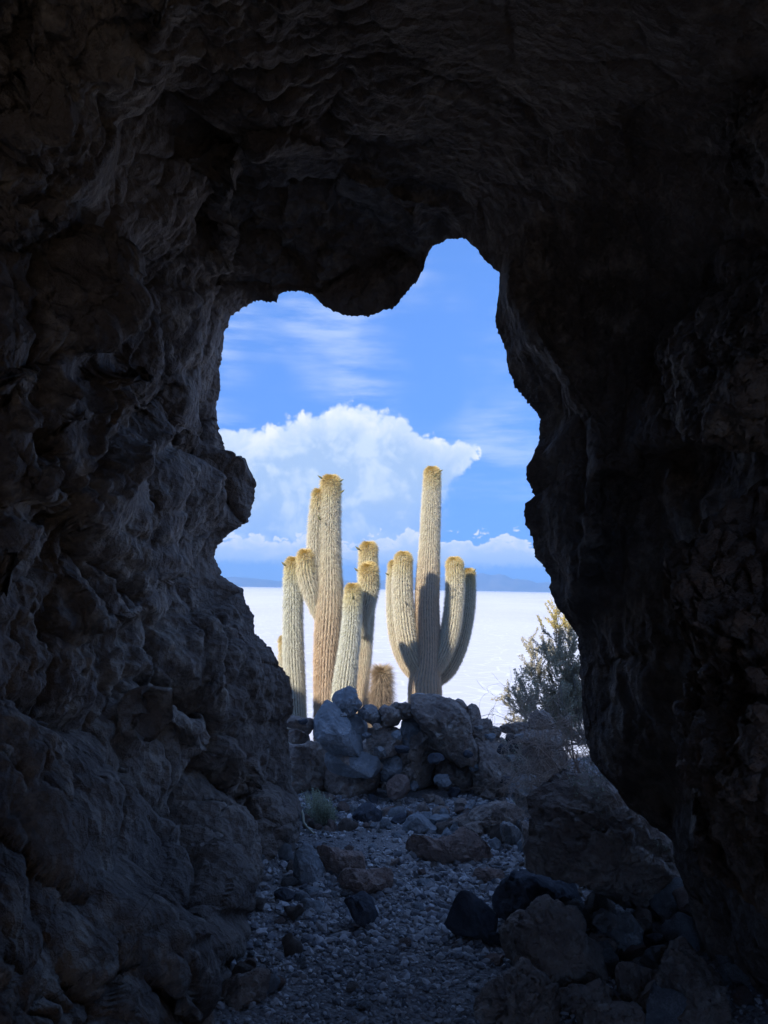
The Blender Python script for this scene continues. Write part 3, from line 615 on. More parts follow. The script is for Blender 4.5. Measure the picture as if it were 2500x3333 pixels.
# ------------------------------------------------------------------ dry stone wall outside the mouth
WALL = empty('stone_wall', tuple(at(1330, 2600, 5.75)), category='wall', label='low dry stone wall of piled lava boulders outside the cave mouth')
wall_stones = [
 ('A',[(650,312),(560,380),(480,490),(440,600),(445,740),(510,820),(600,880),(680,940),(800,925),(960,948),(1050,930),(1075,860),(1040,790),(960,740),(910,680),(870,580),(800,520),(700,380)],'basalt',5.55,0.4,'smooth grey leaning boulder'),
 ('A',[(840,140),(760,190),(690,240),(660,300),(700,380),(760,450),(820,530),(870,575),(930,480),(1000,420),(1020,360),(980,280),(950,190),(900,150)],'basalt',5.75,1.0,'dark boulder at the top with a white streak'),
 ('A',[(880,500),(860,580),(900,680),(980,750),(1060,780),(1095,700),(1085,600),(1040,530),(950,470)],'basalt',5.75,0.7,None),
 ('A',[(970,490),(1000,420),(1060,370),(1150,360),(1210,400),(1230,470),(1270,540),(1250,600),(1180,625),(1130,570),(1040,525)],'pale',5.7,1.0,'pale whitish stone'),
 ('A',[(1240,400),(1290,360),(1370,370),(1420,400),(1490,420),(1510,480),(1480,560),(1440,610),(1330,640),(1230,630),(1275,540),(1225,440)],'brown',5.7,1.2,None),
 ('A',[(110,500),(190,475),(250,500),(340,520),(440,560),(450,610),(420,670),(340,675),(270,640),(180,650),(110,640)],'brown',5.6,0.9,None),
 ('A',[(120,670),(220,640),(300,650),(370,700),(395,780),(370,828),(260,838),(150,830),(110,750)],'brown',5.65,0.9,None),
 ('A',[(60,850),(300,838),(500,828),(600,910),(650,950),(660,1060),(700,1200),(660,1340),(600,1560),(330,1620),(150,1600),(60,1200)],'brown',5.75,1.2,None),
 ('A',[(600,925),(700,950),(900,955),(1080,958),(1180,1000),(1220,1090),(1240,1160),(1180,1210),(1050,1235),(850,1225),(740,1190),(640,1160),(590,1060)],'basalt',5.5,0.5,None),
 ('A',[(600,1120),(850,1180),(1050,1190),(1230,1150),(1250,1260),(1190,1400),(1130,1520),(1000,1640),(700,1640),(560,1560),(570,1300)],'brown',5.62,0.9,None),
 ('A',[(1100,680),(1200,640),(1330,635),(1440,630),(1500,720),(1500,850),(1420,950),(1250,985),(1100,970),(1070,880),(1085,760)],'brown',5.65,0.9,None),
 ('A',[(1150,970),(1290,970),(1450,990),(1540,1080),(1510,1180),(1380,1220),(1280,1310),(1220,1260),(1230,1150),(1180,1060)],'basalt',5.65,0.7,None),
 ('A',[(1320,1330),(1380,1250),(1460,1195),(1550,1200),(1600,1260),(1600,1400),(1540,1490),(1400,1510),(1320,1440)],'red',5.45,0.8,'rounded reddish stone'),
 ('A',[(1470,700),(1540,540),(1680,520),(1760,700),(1760,950),(1640,1040),(1480,1000)],'basalt',5.75,0.8,None),
 ('B',[(100,280),(130,222),(200,205),(300,215),(360,200),(430,222),(500,250),(560,280),(620,330),(680,400),(700,480),(690,560),(735,640),(748,690),(725,800),(690,930),(560,920),(420,830),(320,720),(290,600),(190,490),(100,410)],'brown',5.65,1.3,'largest rough brown boulder of the wall'),
 ('B',[(-90,330),(-40,285),(20,270),(60,262),(110,285),(160,400),(120,450),(20,450),(-70,430)],'brown',5.75,1.1,None),
 ('B',[(-30,660),(60,590),(260,570),(340,680),(430,800),(420,900),(430,1000),(400,1120),(200,1120),(40,1040),(-30,850)],'brown',5.72,1.2,None),
 ('B',[(370,760),(560,880),(700,910),(750,1060),(770,1180),(640,1250),(480,1250),(390,1150),(350,950)],'brown',5.78,1.0,None),
 ('B',[(742,680),(800,655),(960,670),(1030,750),(1070,830),(1130,900),(1140,1000),(1100,1080),(1110,1220),(1000,1290),(860,1310),(780,1270),(745,1120),(735,1000),(700,920),(728,800)],'brown',5.6,1.2,None),
 ('B',[(535,260),(575,225),(630,248),(668,305),(650,360),(570,330)],'brown',5.85,1.0,None),
 ('B',[(660,320),(720,285),(780,308),(806,400),(810,460),(740,500),(690,450),(660,390)],'brown',5.82,1.1,None),
 ('B',[(690,500),(760,450),(860,430),(908,440),(910,490),(975,510),(1015,560),(965,650),(880,665),(780,660),(720,600)],'brown',5.75,1.2,None),
 ('B',[(965,540),(1060,485),(1150,465),(1230,463),(1275,500),(1250,570),(1170,592),(1050,575)],'brown',5.8,1.0,None),
 ('B',[(1048,585),(1175,580),(1190,760),(1030,740),(1048,650)],'black',5.85,0.7,None),
 ('B',[(930,650),(1020,645),(1060,720),(1200,720),(1200,900),(1080,900),(1000,760)],'brown',5.85,0.9,None),
 ('B',[(1278,540),(1290,400),(1350,340),(1430,350),(1530,440),(1540,540),(1400,570)],'brown',5.8,0.8,None),
 ('B',[(1165,600),(1250,550),(1400,540),(1600,550),(1620,680),(1500,760),(1350,740),(1180,700)],'brown',5.7,0.9,None),
 ('B',[(1120,740),(1300,690),(1600,700),(1700,900),(1600,1100),(1300,1100),(1110,980)],'brown',5.75,0.9,None),
 ('B',[(1085,1090),(1120,1040),(1200,1000),(1300,1010),(1420,1080),(1420,1170),(1350,1230),(1280,1300),(1200,1310),(1120,1230),(1088,1150)],'pale',5.25,0.9,'flat-topped pale ledge stone'),
 # hidden hearting stones behind the face
 ('A',[(560,800),(1000,800),(1500,700),(1750,640),(1750,1500),(600,1500)],'brown',6.0,0.8,None),
 ('B',[(150,460),(600,420),(760,600),(1000,720),(1100,1200),(300,1200)],'brown',6.0,0.8,None),
]
for tag, pts, tone, dep, rg_, lab in wall_stones:
    pc_ = np.array(pts, float); pc_ = pc_.mean(0) + (pc_ - pc_.mean(0)) * 1.06
    s_ = rock('stone', tag, pc_, tone, dep, -0.75, WALL, rg_, 6 if tone == 'basalt' else 5)
    if lab: s_['label'] = lab

g_w = np.random.default_rng(77)
for u_, v_, r_ in [(985,2350,12),(1010,2425,16),(1118,2330,10),(1140,2400,15),(1195,2395,12),(1230,2370,14),(1238,2452,18),(1290,2395,16),(1310,2440,20),(1330,2520,18),(1345,2560,16),(1420,2470,20),(1440,2540,22),(1480,2580,18),(1525,2455,14),(1545,2500,16),(1560,2372,12),(1600,2400,16),(1640,2440,18),(1660,2470,16),(1690,2400,14),(1230,2500,18),(1255,2560,14),(1120,2480,16),(1075,2600,16),(1000,2590,16),(1400,2600,20),(1520,2610,22),(1590,2590,18),(1650,2540,18),(1215,2600,16),(1290,2600,20)]:
    ph_ = np.linspace(0, 2 * math.pi, 11, endpoint=False) + g_w.uniform(0, 1); rr_ = r_ * g_w.uniform(0.75, 1.3, 11)
    rock('stone', 'O', np.stack([u_ + rr_ * 1.25 * np.cos(ph_), v_ + rr_ * 0.85 * np.sin(ph_)], 1) * (1659 / 2500.0), ['brown', 'basalt', 'brown', 'pale', 'black'][int(g_w.integers(0, 5))], 5.5 + g_w.uniform(-0.08, 0.1), -0.9, WALL, 1.0, 7)

# ------------------------------------------------------------------ loose boulders, each a thing of its own
def R(tag, pts, tone, label, depth=None, cat='rock', name='boulder', **kw): return rock(name, tag, pts, tone, depth, label=label, category=cat, **kw)
R('4',[(350,600),(362,440),(385,330),(430,190),(470,100),(600,60),(760,100),(850,140),(920,180),(1000,220),(1100,250),(1190,330),(1270,450),(1320,620),(1330,780),(1240,850),(1050,850),(900,800),(750,720),(690,660),(600,640),(500,620),(420,620)],'brown','huge pitted brown boulder below the dry twigs at the right wall',3.75,rough=1.5,thick=-0.6)
R('D',[(800,570),(860,470),(960,405),(1030,380),(1080,345),(1200,345),(1300,380),(1395,460),(1390,520),(1330,600),(1200,620),(1150,700),(1020,700),(980,600)],'brown','arched rough brown rock before the right end of the wall',4.95,rough=1.3)
R('D',[(590,650),(620,560),(690,510),(780,465),(850,485),(810,570),(720,600),(680,670),(620,670)],'brown','rough brown rock wedged left of the arched one',4.95,rough=1.2)
R('D',[(670,640),(700,570),(810,565),(880,545),(950,540),(980,590),(1030,670),(1010,730),(900,720),(800,690),(690,690)],'brown','knobbly brown rock just behind the long red-brown boulder',4.8,rough=1.3)
R('D',[(200,930),(240,860),(330,800),(430,740),(560,710),(680,680),(760,630),(850,640),(930,700),(1000,740),(1060,810),(1110,920),(1050,950),(900,960),(780,960),(600,970),(480,985),(330,965),(240,950)],'red','long red-brown boulder lying across the middle of the path',None,rough=1.1,thick=-0.6)
R('D',[(160,640),(190,570),(240,480),(330,465),(390,490),(450,540),(510,600),(518,650),(430,675),(280,675),(175,670)],'basalt','dark grey wedge-shaped rock alone at the foot of the rubble',None,rough=0.4,facets=9)
R('D',[(440,510),(480,470),(620,468),(662,490),(620,560),(560,620),(505,615),(475,560)],'basalt','blue-grey slab behind the dark wedge-shaped rock',5.05,rough=0.4)
R('D',[(465,420),(560,375),(650,400),(650,460),(620,500),(500,490)],'brown','brown block on the rubble right above the blue-grey slab',5.2)
R('D',[(495,290),(530,268),(580,320),(603,360),(570,395),(505,385)],'brown','small upright pointed stone at the foot of the wall',5.3)
R('D',[(688,350),(740,295),(800,308),(818,350),(790,400),(720,475),(698,430)],'brown','upright brown stone leaning behind the grey shard',5.25)
R('D',[(715,475),(800,380),(870,340),(918,350),(895,420),(830,478),(750,492)],'basalt','grey triangular shard leaning at the wall foot',5.15,rough=0.4)
R('D',[(295,465),(330,390),(390,325),(430,380),(465,430),(450,480),(380,490)],'brown','jagged brown stone left of the small upright pointed one',5.2,rough=1.4)
R('D',[(48,540),(90,490),(160,450),(218,450),(218,510),(172,572),(100,575)],'black','black angular rock left of the wedge-shaped rock',None,rough=0.4)
R('D',[(1138,590),(1160,540),(1220,535),(1290,570),(1330,610),(1362,680),(1352,750),(1290,785),(1200,760),(1158,690)],'pale','pale egg-shaped stone resting near the huge pitted boulder',4.55)
R('D',[(1150,770),(1200,755),(1300,780),(1318,812),(1280,838),(1180,820)],'pale','flat white slab under the pale egg-shaped stone',None,name='stone',cat='stone')
R('D',[(1020,720),(1100,692),(1150,730),(1165,810),(1110,860),(1050,790)],'basalt','small bluish rock between the long boulder and the white slab',4.5,name='stone',cat='stone',rough=0.5)
R('D',[(1340,560),(1400,530),(1450,600),(1440,760),(1400,860),(1340,850),(1330,780),(1370,680)],'brown','narrow brown rock wedged against the huge pitted boulder',4.4)
R('D',[(860,1095),(910,1020),(1040,1005),(1180,1040),(1230,1090),(1180,1170),(1050,1160),(930,1140)],'red','low reddish rock half sunk in gravel beside the blue-black boulder',None)
R('D',[(295,1155),(350,1105),(440,1103),(520,1138),(548,1180),(510,1212),(420,1200),(330,1185)],'basalt','smooth grey stone half buried in the middle of the gravel',None,rough=0.3,name='stone',cat='stone')
R('D',[(1020,978),(1100,958),(1190,983),(1225,1012),(1120,1020)],'basalt','thin bluish slab below the flat white slab',None,rough=0.4,name='stone',cat='stone')
R('D',[(-10,965),(70,910),(140,885),(175,915),(130,965),(40,990)],'brown','low buff stone at the left tip of the long red-brown boulder',None,name='stone',cat='stone')
R('3',[(1198,830),(1228,740),(1260,640),(1300,590),(1360,588),(1420,650),(1490,720),(1535,775),(1525,840),(1470,905),(1350,915),(1250,885)],'black','black pyramid-shaped boulder standing on the gravel right of centre',None,rough=0.4,facets=10)
R('4',[(180,770),(230,660),(290,580),(380,568),(470,608),(560,638),(650,690),(705,780),(690,850),(560,860),(440,850),(350,860),(250,890),(195,860)],'black','big blue-black boulder under the huge pitted brown one',3.5,rough=0.5,facets=9)
R('4',[(225,970),(280,890),(340,830),(420,770),(490,745),(560,770),(610,810),(660,810),(698,870),(690,950),(760,1000),(860,1080),(880,1150),(830,1210),(700,1220),(560,1220),(450,1160),(330,1130),(255,1090)],'brown','big brown boulder with a flat shaded face at the lower right',None,rough=1.1)
R('4',[(718,840),(780,800),(870,825),(930,808),(965,850),(1005,900),(1005,980),(960,1065),(880,1068),(830,1000),(815,900),(760,880)],'pale','whitish jagged stone standing beside the big brown boulder',3.15,rough=1.4)
R('4',[(925,810),(970,758),(1030,775),(1050,850),(1040,930),(980,920)],'brown','dark brown stone behind the whitish jagged one',3.3)
R('4',[(1100,930),(1150,888),(1212,878),(1230,930),(1185,975),(1130,965)],'basalt','small blue-grey stone near the right wall foot',3.1,rough=0.4,name='stone',cat='stone')
R('4',[(995,930),(1080,903),(1115,960),(1085,1005),(1008,990)],'black','small dark stone right of the whitish jagged one',3.1,name='stone',cat='stone')
R('4',[(1030,860),(1130,830),(1210,850),(1210,900),(1130,920),(1050,920)],'basalt','dim grey stone in the shadow under the right wall',3.4,name='stone',cat='stone')
R('4',[(872,1150),(890,1090),(940,1062),(1002,1090),(1045,1150),(1045,1225),(980,1265),(908,1235)],'black','dark oval stone with a pale cap at the lower right',None,rough=0.5)
R('4',[(980,1080),(1010,1010),(1080,988),(1155,1000),(1150,1090),(1080,1130),(1020,1120)],'basalt','grey stone behind the dark oval one',3.0)
R('4',[(1010,1260),(1040,1200),(1095,1175),(1110,1220),(1080,1280),(1030,1290)],'brown','small light-edged stone right of the dark oval one',2.85,name='stone',cat='stone')
R('4',[(90,1360),(170,1230),(290,1140),(370,1093),(430,1120),(490,1180),(545,1210),(560,1300),(560,1450),(300,1500),(80,1480)],'brown','rough brown boulder cut off by the bottom edge',2.75,rough=1.5)
R('4',[(525,1270),(620,1200),(700,1210),(780,1183),(835,1240),(890,1310),(800,1400),(640,1400),(540,1350)],'brown','low rough brown rock between the two lowest boulders',2.8,rough=1.4)
R('4',[(980,1380),(1080,1210),(1110,1080),(1180,998),(1260,988),(1330,1070),(1400,1130),(1455,1190),(1480,1300),(1400,1450),(1000,1480)],'brown','lumpy brown boulder in the lower right corner at the wall',2.7,rough=1.3)
R('4',[(690,960),(750,900),(815,915),(830,1010),(790,1100),(700,1060)],'brown','brown rock squeezed between the big brown boulder and the whitish stone',3.05)
R('4',[(860,1120),(960,1100),(1090,1140),(1110,1240),(1000,1340),(870,1310)],'brown','brown rock under the dark oval stone',2.85)
R('4',[(640,1340),(800,1320),(900,1290),(1000,1330),(1020,1480),(640,1490)],'brown','broad brown rock at the bottom edge right of the gravel',2.72)
R('4',[(1090,1000),(1180,960),(1260,980),(1280,1060),(1180,1110),(1100,1090)],'brown','brown rock against the foot of the right cave wall',2.95)
R('4',[(380,840),(470,800),(560,830),(600,880),(520,900),(420,890)],'brown','brown rock behind the big brown boulder',3.4)
R('4',[(780,1370),(840,1345),(920,1350),(960,1385),(880,1420),(790,1410)],'basalt','flat grey stone at the bottom edge',2.7,rough=0.4,name='stone',cat='stone')
R('4',[(150,920),(190,895),(245,905),(250,960),(210,1010),(160,990)],'black','small dark stone between the black pyramid and the big brown boulder',None,name='stone',cat='stone')
R('4',[(120,1040),(190,1010),(240,1030),(240,1080),(150,1090)],'red','small reddish stone at the gravel edge left of the big brown boulder',None,name='stone',cat='stone')
R('4',[(415,1130),(440,1105),(475,1130),(490,1170),(450,1185)],'pale','small white stone on top of the lowest brown boulder',2.75,name='stone',cat='stone')
R('4',[(820,1100),(850,1082),(875,1105),(865,1140),(830,1140)],'pale','small white cube-like stone beside the dark oval one',2.95,name='stone',cat='stone')
R('C',[(315,1120),(305,980),(330,840),(420,775),(500,805),(550,900),(605,1000),(640,1110),(560,1165),(430,1150)],'basalt','blue-grey slab leaning at the foot of the left wall',None,rough=0.5)
R('C',[(513,830),(600,803),(740,812),(800,838),(1012,838),(1028,920),(1022,1020),(900,1065),(760,1075),(680,1090),(625,1040),(585,930)],'red','squared reddish block with a pale top edge left of the path',None,rough=1.0,facets=9)
R('C',[(728,1285),(755,1100),(800,1040),(900,1028),(1100,1038),(1285,1055),(1305,1120),(1275,1230),(1150,1280),(1000,1290),(900,1290)],'red','wide reddish block nearer on the path below the squared one',None,rough=1.0,facets=9)
R('3',[(578,645),(640,600),(720,588),(762,640),(792,720),(808,785),(745,808),(680,790),(635,715)],'black','black faceted rock left of the gravel path',None,rough=0.4,facets=10)
R('C',[(355,1375),(420,1298),(540,1318),(645,1370),(640,1440),(540,1465),(440,1425)],'basalt','dark flat-topped stone left of the black faceted rock',None,rough=0.5)
R('C',[(115,1225),(220,1178),(300,1228),(358,1290),(345,1348),(250,1350),(150,1295)],'black','dark ridged stone close to the left wall foot',None,rough=0.6)
R('C',[(385,1225),(460,1183),(600,1198),(630,1250),(585,1300),(470,1295)],'basalt','flat blue stone lying in the dirt below the leaning slab',None,rough=0.3,name='stone',cat='stone')
R('C',[(868,545),(900,460),(960,388),(1020,353),(1100,378),(1182,450),(1205,525),(1130,560),(1000,558)],'black','black rough rock in front of the wall left of centre',None,rough=0.9)
R('C',[(862,410),(890,368),(942,368),(944,420),(900,465)],'pale','small white stone touching the black rough rock',5.1,name='stone',cat='stone')
R('C',[(1130,460),(1200,395),(1300,380),(1290,430),(1210,470)],'brown','flat brown stone right of the black rough rock',5.25,name='stone',cat='stone')
R('C',[(1270,470),(1300,415),(1390,425),(1380,470)],'pale','flat pale stone behind the black angular rock',5.15,name='stone',cat='stone')
R('L',[(-60,1960),(0,1888),(70,1888),(150,1950),(230,1960),(310,2050),(335,2130),(340,2300),(-60,2300)],'black','big dark boulder in the lower left corner',2.0,rough=0.9)
R('L',[(840,2230),(860,2180),(930,2150),(1000,2162),(1010,2230),(930,2260)],'brown','brown stone at the bottom edge left of the gravel',2.75,name='stone',cat='stone')
R('L',[(1000,2075),(1090,2010),(1200,1980),(1265,2010),(1250,2100),(1150,2150),(1030,2140)],'brown','low brown rock at the foot of the left wall near the bottom',3.1)
R('L',[(-30,1745),(5,1738),(28,1758),(0,1778),(-30,1775)],'pale','tiny white stone at the left edge',1.9,name='stone',cat='stone')

# ------------------------------------------------------------------ loose gravel
def ico():
    t = (1 + 5 ** 0.5) / 2
    V = np.array([(-1,t,0),(1,t,0),(-1,-t,0),(1,-t,0),(0,-1,t),(0,1,t),(0,-1,-t),(0,1,-t),(t,0,-1),(t,0,1),(-t,0,-1),(-t,0,1)], float)
    Fc = np.array([(0,11,5),(0,5,1),(0,1,7),(0,7,10),(0,10,11),(1,5,9),(5,11,4),(11,10,2),(10,7,6),(7,1,8),(3,9,4),(3,4,2),(3,2,6),(3,6,8),(3,8,9),(4,9,5),(2,4,11),(6,2,10),(8,6,7),(9,8,1)])
    return V / np.linalg.norm(V[0]), Fc
ICO_V, ICO_F = ico()
def chip(seed):
    g = np.random.default_rng(seed); V = ICO_V * g.uniform(0.55, 1.25, (12, 1)) * np.array([1, g.uniform(0.55, 0.9), g.uniform(0.35, 0.7)])
    return V
CHIPS = [chip(i) for i in range(12)]
def chips_mesh(name, pos, size, g):
    n = len(pos); base = np.array([CHIPS[i] for i in g.integers(0, 12, n)])
    a = g.uniform(0, 2 * math.pi, n); tx = g.normal(0, 0.3, n); ty = g.normal(0, 0.3, n)
    ca, sa = np.cos(a), np.sin(a); Rz = np.zeros((n, 3, 3)); Rz[:, 0, 0] = ca; Rz[:, 0, 1] = -sa; Rz[:, 1, 0] = sa; Rz[:, 1, 1] = ca; Rz[:, 2, 2] = 1
    cx, sx = np.cos(tx), np.sin(tx); Rx = np.zeros((n, 3, 3)); Rx[:, 0, 0] = 1; Rx[:, 1, 1] = cx; Rx[:, 1, 2] = -sx; Rx[:, 2, 1] = sx; Rx[:, 2, 2] = cx
    cy_, sy = np.cos(ty), np.sin(ty); Ry = np.zeros((n, 3, 3)); Ry[:, 1, 1] = 1; Ry[:, 0, 0] = cy_; Ry[:, 0, 2] = sy; Ry[:, 2, 0] = -sy; Ry[:, 2, 2] = cy_
    Rm = Rz @ Rx @ Ry
    V = np.einsum('nij,nkj->nki', Rm, base) * size[:, None, None] + pos[:, None, :]
    Fc = (ICO_F[None] + (np.arange(n) * 12)[:, None, None]).reshape(-1, 3)
    return mesh_np(name, V.reshape(-1, 3), Fc, False)
def gravel_mat():
    m = bpy.data.materials.new('gravel'); m.use_nodes = True; t = NT(m.node_tree); b = t.n['Principled BSDF']
    r = t.node('ShaderNodeNewGeometry').outputs['Random Per Island']
    cr = t.node('ShaderNodeValToRGB'); t.l.new(r, cr.inputs[0]); e = cr.color_ramp
    for i, (p, c) in enumerate([(0, (0.13, 0.135, 0.145)), (0.25, (0.27, 0.27, 0.28)), (0.5, (0.39, 0.375, 0.365)), (0.78, (0.47, 0.465, 0.46)), (0.93, (0.55, 0.54, 0.54)), (1, (0.72, 0.71, 0.7))]):
        el = e.elements[i] if i < 2 else e.elements.new(p); el.position = p; el.color = (*c, 1)
    n = t.noise(t.node('ShaderNodeTexCoord').outputs['Object'], 90, 4, 0.6)
    k = t.node('ShaderNodeVectorMath', operation='SCALE'); t.l.new(cr.outputs[0], k.inputs[0]); t.l.new(t.math('MULTIPLY_ADD', n, 0.8, 0.6), k.inputs['Scale'])
    t.l.new(k.outputs[0], b.inputs['Base Color']); b.inputs['Roughness'].default_value = 0.9; b.inputs['Specular IOR Level'].default_value = 0.2
    return m
M_GRAVEL = gravel_mat()
def build_gravel():
    g = np.random.default_rng(3); n = 30000
    y = g.uniform(2.2, 5.75, n); x = g.uniform(-0.95, 1.5, n)
    P = np.stack([x * 1.1, y * 1.1, 0 * x], 1); dens = 0.5 + 0.5 * fbm(P, 3, 0.5, 77)
    sand = ss(y, 4.35, 4.6) * (1 - ss(y, 5.05, 5.3)) * (1 - ss(x, 0.35, 0.6))      # trodden dirt in front of the wall
    leftdirt = ss(-x, 0.25, 0.55) * 0.45
    keep = g.uniform(size=n) < np.clip(0.25 + 0.95 * dens, 0, 1) * (1 - 0.82 * sand) * (1 - leftdirt)
    x, y = x[keep], y[keep]; n = len(x); size = 0.0075 * (1 + g.pareto(2.8, n)); size = np.minimum(size, 0.024)
    size *= np.interp(y, [2.2, 3.0, 3.6, 4.4, 5.7], [0.8, 1.0, 1.45, 1.45, 1.45])
    z = ground_z(x, y) + size * 0.22
    obj('gravel', chips_mesh('gravel', np.stack([x, y, z], 1), size, g), M_GRAVEL, kind='stuff', label='grey angular gravel covering the cave path')
    # bigger loose stones one could pick up, each its own object
    mats = [M_BASALT, M_BROWN, M_PALE, M_RED, M_BASALT, M_PALE]; meshes = []
    for i in range(10):
        V = ICO_V.copy(); F3 = ICO_F
        for _ in range(1):       # one subdivision
            e = {}; V = V.tolist(); nf = []
            def mid(a, b):
                k = (min(a, b), max(a, b))
                if k not in e:
                    q = (np.array(V[a]) + np.array(V[b])) / 2; V.append((q / np.linalg.norm(q)).tolist()); e[k] = len(V) - 1
                return e[k]
            for a, b, c in F3:
                ab, bc, ca = mid(a, b), mid(b, c), mid(c, a); nf += [(a, ab, ca), (b, bc, ab), (c, ca, bc), (ab, bc, ca)]
            V = np.array(V); F3 = np.array(nf)
        gg = np.random.default_rng(50 + i)
        for _ in range(9):
            nrm = gg.normal(size=3); nrm /= np.linalg.norm(nrm); c = gg.uniform(0.55, 0.85); ex = np.maximum(0, V @ nrm - c); V = V - nrm * ex[:, None]
        V = V * np.array([1, gg.uniform(0.6, 0.95), gg.uniform(0.4, 0.75)])
        me = mesh_np('loose_stone', V, F3, False); me.materials.append(mats[i % 6]); meshes.append(me)
    spots = []
    for i in range(150):
        if i < 70: yy = g.uniform(4.75, 5.4); xx = g.uniform(-0.55, 1.0)
        else: yy = g.uniform(2.5, 4.7); xx = g.uniform(-0.75, 1.25) if yy > 3.2 else g.uniform(-0.7, 0.9)
        spots.append((xx, yy, g.uniform(0.018, 0.042) * (1.0 if i < 70 else 0.85)))
    xs = np.array(spots); zz = ground_z(xs[:, 0], xs[:, 1])
    for (xx, yy, s_), z_ in zip(spots, zz):
        ki = int(g.integers(0, 10)); tone_ = ['grey', 'brown', 'pale', 'reddish', 'grey', 'pale'][ki % 6]; where_ = ('beside the left cave wall' if xx < -0.3 else 'in the middle of the path' if xx < 0.35 else 'towards the right boulders')
        lab, grp = (f'small angular {tone_} stone strewn over the dirt at the foot of the stone wall', 'small stones at the wall foot') if yy > 4.72 else (f'small angular {tone_} stone lying loose on the gravel {where_}', 'small stones on the path')
        o = obj('loose_stone', meshes[ki], category='stone', label=lab, group=grp)
        o.location = (xx, yy, z_ + s_ * 0.3); o.scale = (s_, s_, s_); o.rotation_euler = (g.normal(0, 0.25), g.normal(0, 0.25), g.uniform(0, 6.28))
build_gravel()
def build_rubble():
    g = np.random.default_rng(21); kinds = []
    phi = np.linspace(0, 2 * math.pi, 20, endpoint=False)
    for i in range(12):
        rr = 300 * (1 + 0.25 * g.normal(size=20)); rr = np.clip(0.5 * rr + 0.25 * (np.roll(rr, 1) + np.roll(rr, -1)), 150, 480)
        o = np.stack([1250 + rr * np.cos(phi), 1666 + rr * np.sin(phi) * g.uniform(0.55, 0.85)], 1)
        me, _ = rock_mesh('rubble_stone', o, 8.0, -0.8, 900 + i, g.uniform(0.5, 1.4), 8, nphi=26, npsi=13)
        me.materials.append([M_BROWN, M_BASALT, M_RED, M_BROWN, M_BASALT, M_PALE][i % 6]); kinds.append(me)
    zones = [(44, (0.35, 1.15), (4.5, 5.35), (0.04, 0.085), 'rubble stone in the heap at the right foot of the stone wall', 'rubble right of the path'),
             (40, (0.78, 1.5), (2.75, 4.3), (0.045, 0.12), 'rubble stone among the boulders right of the gravel path', 'rubble among the right boulders'),
             (22, (-0.75, -0.35), (2.9, 4.6), (0.03, 0.065), 'rubble stone along the foot of the left cave wall', 'rubble along the left wall'),
             (34, (-0.5, 0.6), (4.95, 5.45), (0.035, 0.07), 'rubble stone at the middle foot of the stone wall', 'rubble under the wall')]
    for n, (x0, x1), (y0, y1), (s0, s1), lab, grp in zones:
        for k in range(n):
            x, y, sz = g.uniform(x0, x1), g.uniform(y0, y1), g.uniform(s0, s1); z = float(ground_z(np.array([x]), np.array([y]))[0])
            ki = int(g.integers(0, 12)); tone_ = ['brown', 'grey', 'reddish', 'brown', 'grey', 'pale'][ki % 6]; size_ = 'fist-sized' if sz < (s0 + s1) / 2 else 'head-sized'
            o = obj('rubble_stone', kinds[ki], category='stone', label=f'{size_} {tone_} {lab}', group=grp)
            o.location = (x, y, z + sz * 0.35); o.scale = (sz,) * 3; o.rotation_euler = (g.normal(0, 0.4), g.normal(0, 0.4), g.uniform(0, 6.28))
build_rubble()

# ------------------------------------------------------------------ cacti
EZ = (850, 1450, 2.07375)
def e2f(a, b): return EZ[0] + a / EZ[2], EZ[1] + b / EZ[2]
def skin_mat():
    m = bpy.data.materials.new('cactus_skin'); m.use_nodes = True; t = NT(m.node_tree); b = t.n['Principled BSDF']
    a = t.node('ShaderNodeAttribute'); a.attribute_name = 'Col'
    n = t.noise(t.node('ShaderNodeTexCoord').outputs['Object'], 14, 5, 0.6)
    k = t.node('ShaderNodeVectorMath', operation='SCALE'); t.l.new(a.outputs['Color'], k.inputs[0]); t.l.new(t.math('MULTIPLY_ADD', n, 0.8, 0.6), k.inputs['Scale'])
    t.l.new(k.outputs[0], b.inputs['Base Color']); b.inputs['Roughness'].default_value = 0.7; b.inputs['Specular IOR Level'].default_value = 0.3
    return m
M_SKIN = skin_mat()
M_SPINE = plain_mat('cactus_spines', (0.7, 0.6, 0.4), 0.6, 0.45, attr=True)
M_BUD = plain_mat('cactus_bud', (0.16, 0.15, 0.07), 0.7, var=0.3)
def catmull(P, n):
    P = np.asarray(P, float); s = np.concatenate([[0], np.cumsum(np.linalg.norm(np.diff(P[:, :3], axis=0), axis=1))]); q = np.linspace(0, s[-1], n)
    Q = np.vstack([2 * P[0] - P[1], P, 2 * P[-1] - P[-2]]); i = np.clip(np.searchsorted(s, q, side='right') - 1, 0, len(P) - 2)
    t = ((q - s[i]) / (s[i + 1] - s[i]))[:, None]; a, b, c, d = Q[i], Q[i + 1], Q[i + 2], Q[i + 3]
    return 0.5 * (2 * b + (c - a) * t + (2 * a - 5 * b + 4 * c - d) * t ** 2 + (3 * b - a - 3 * c + d) * t ** 3), s[-1]
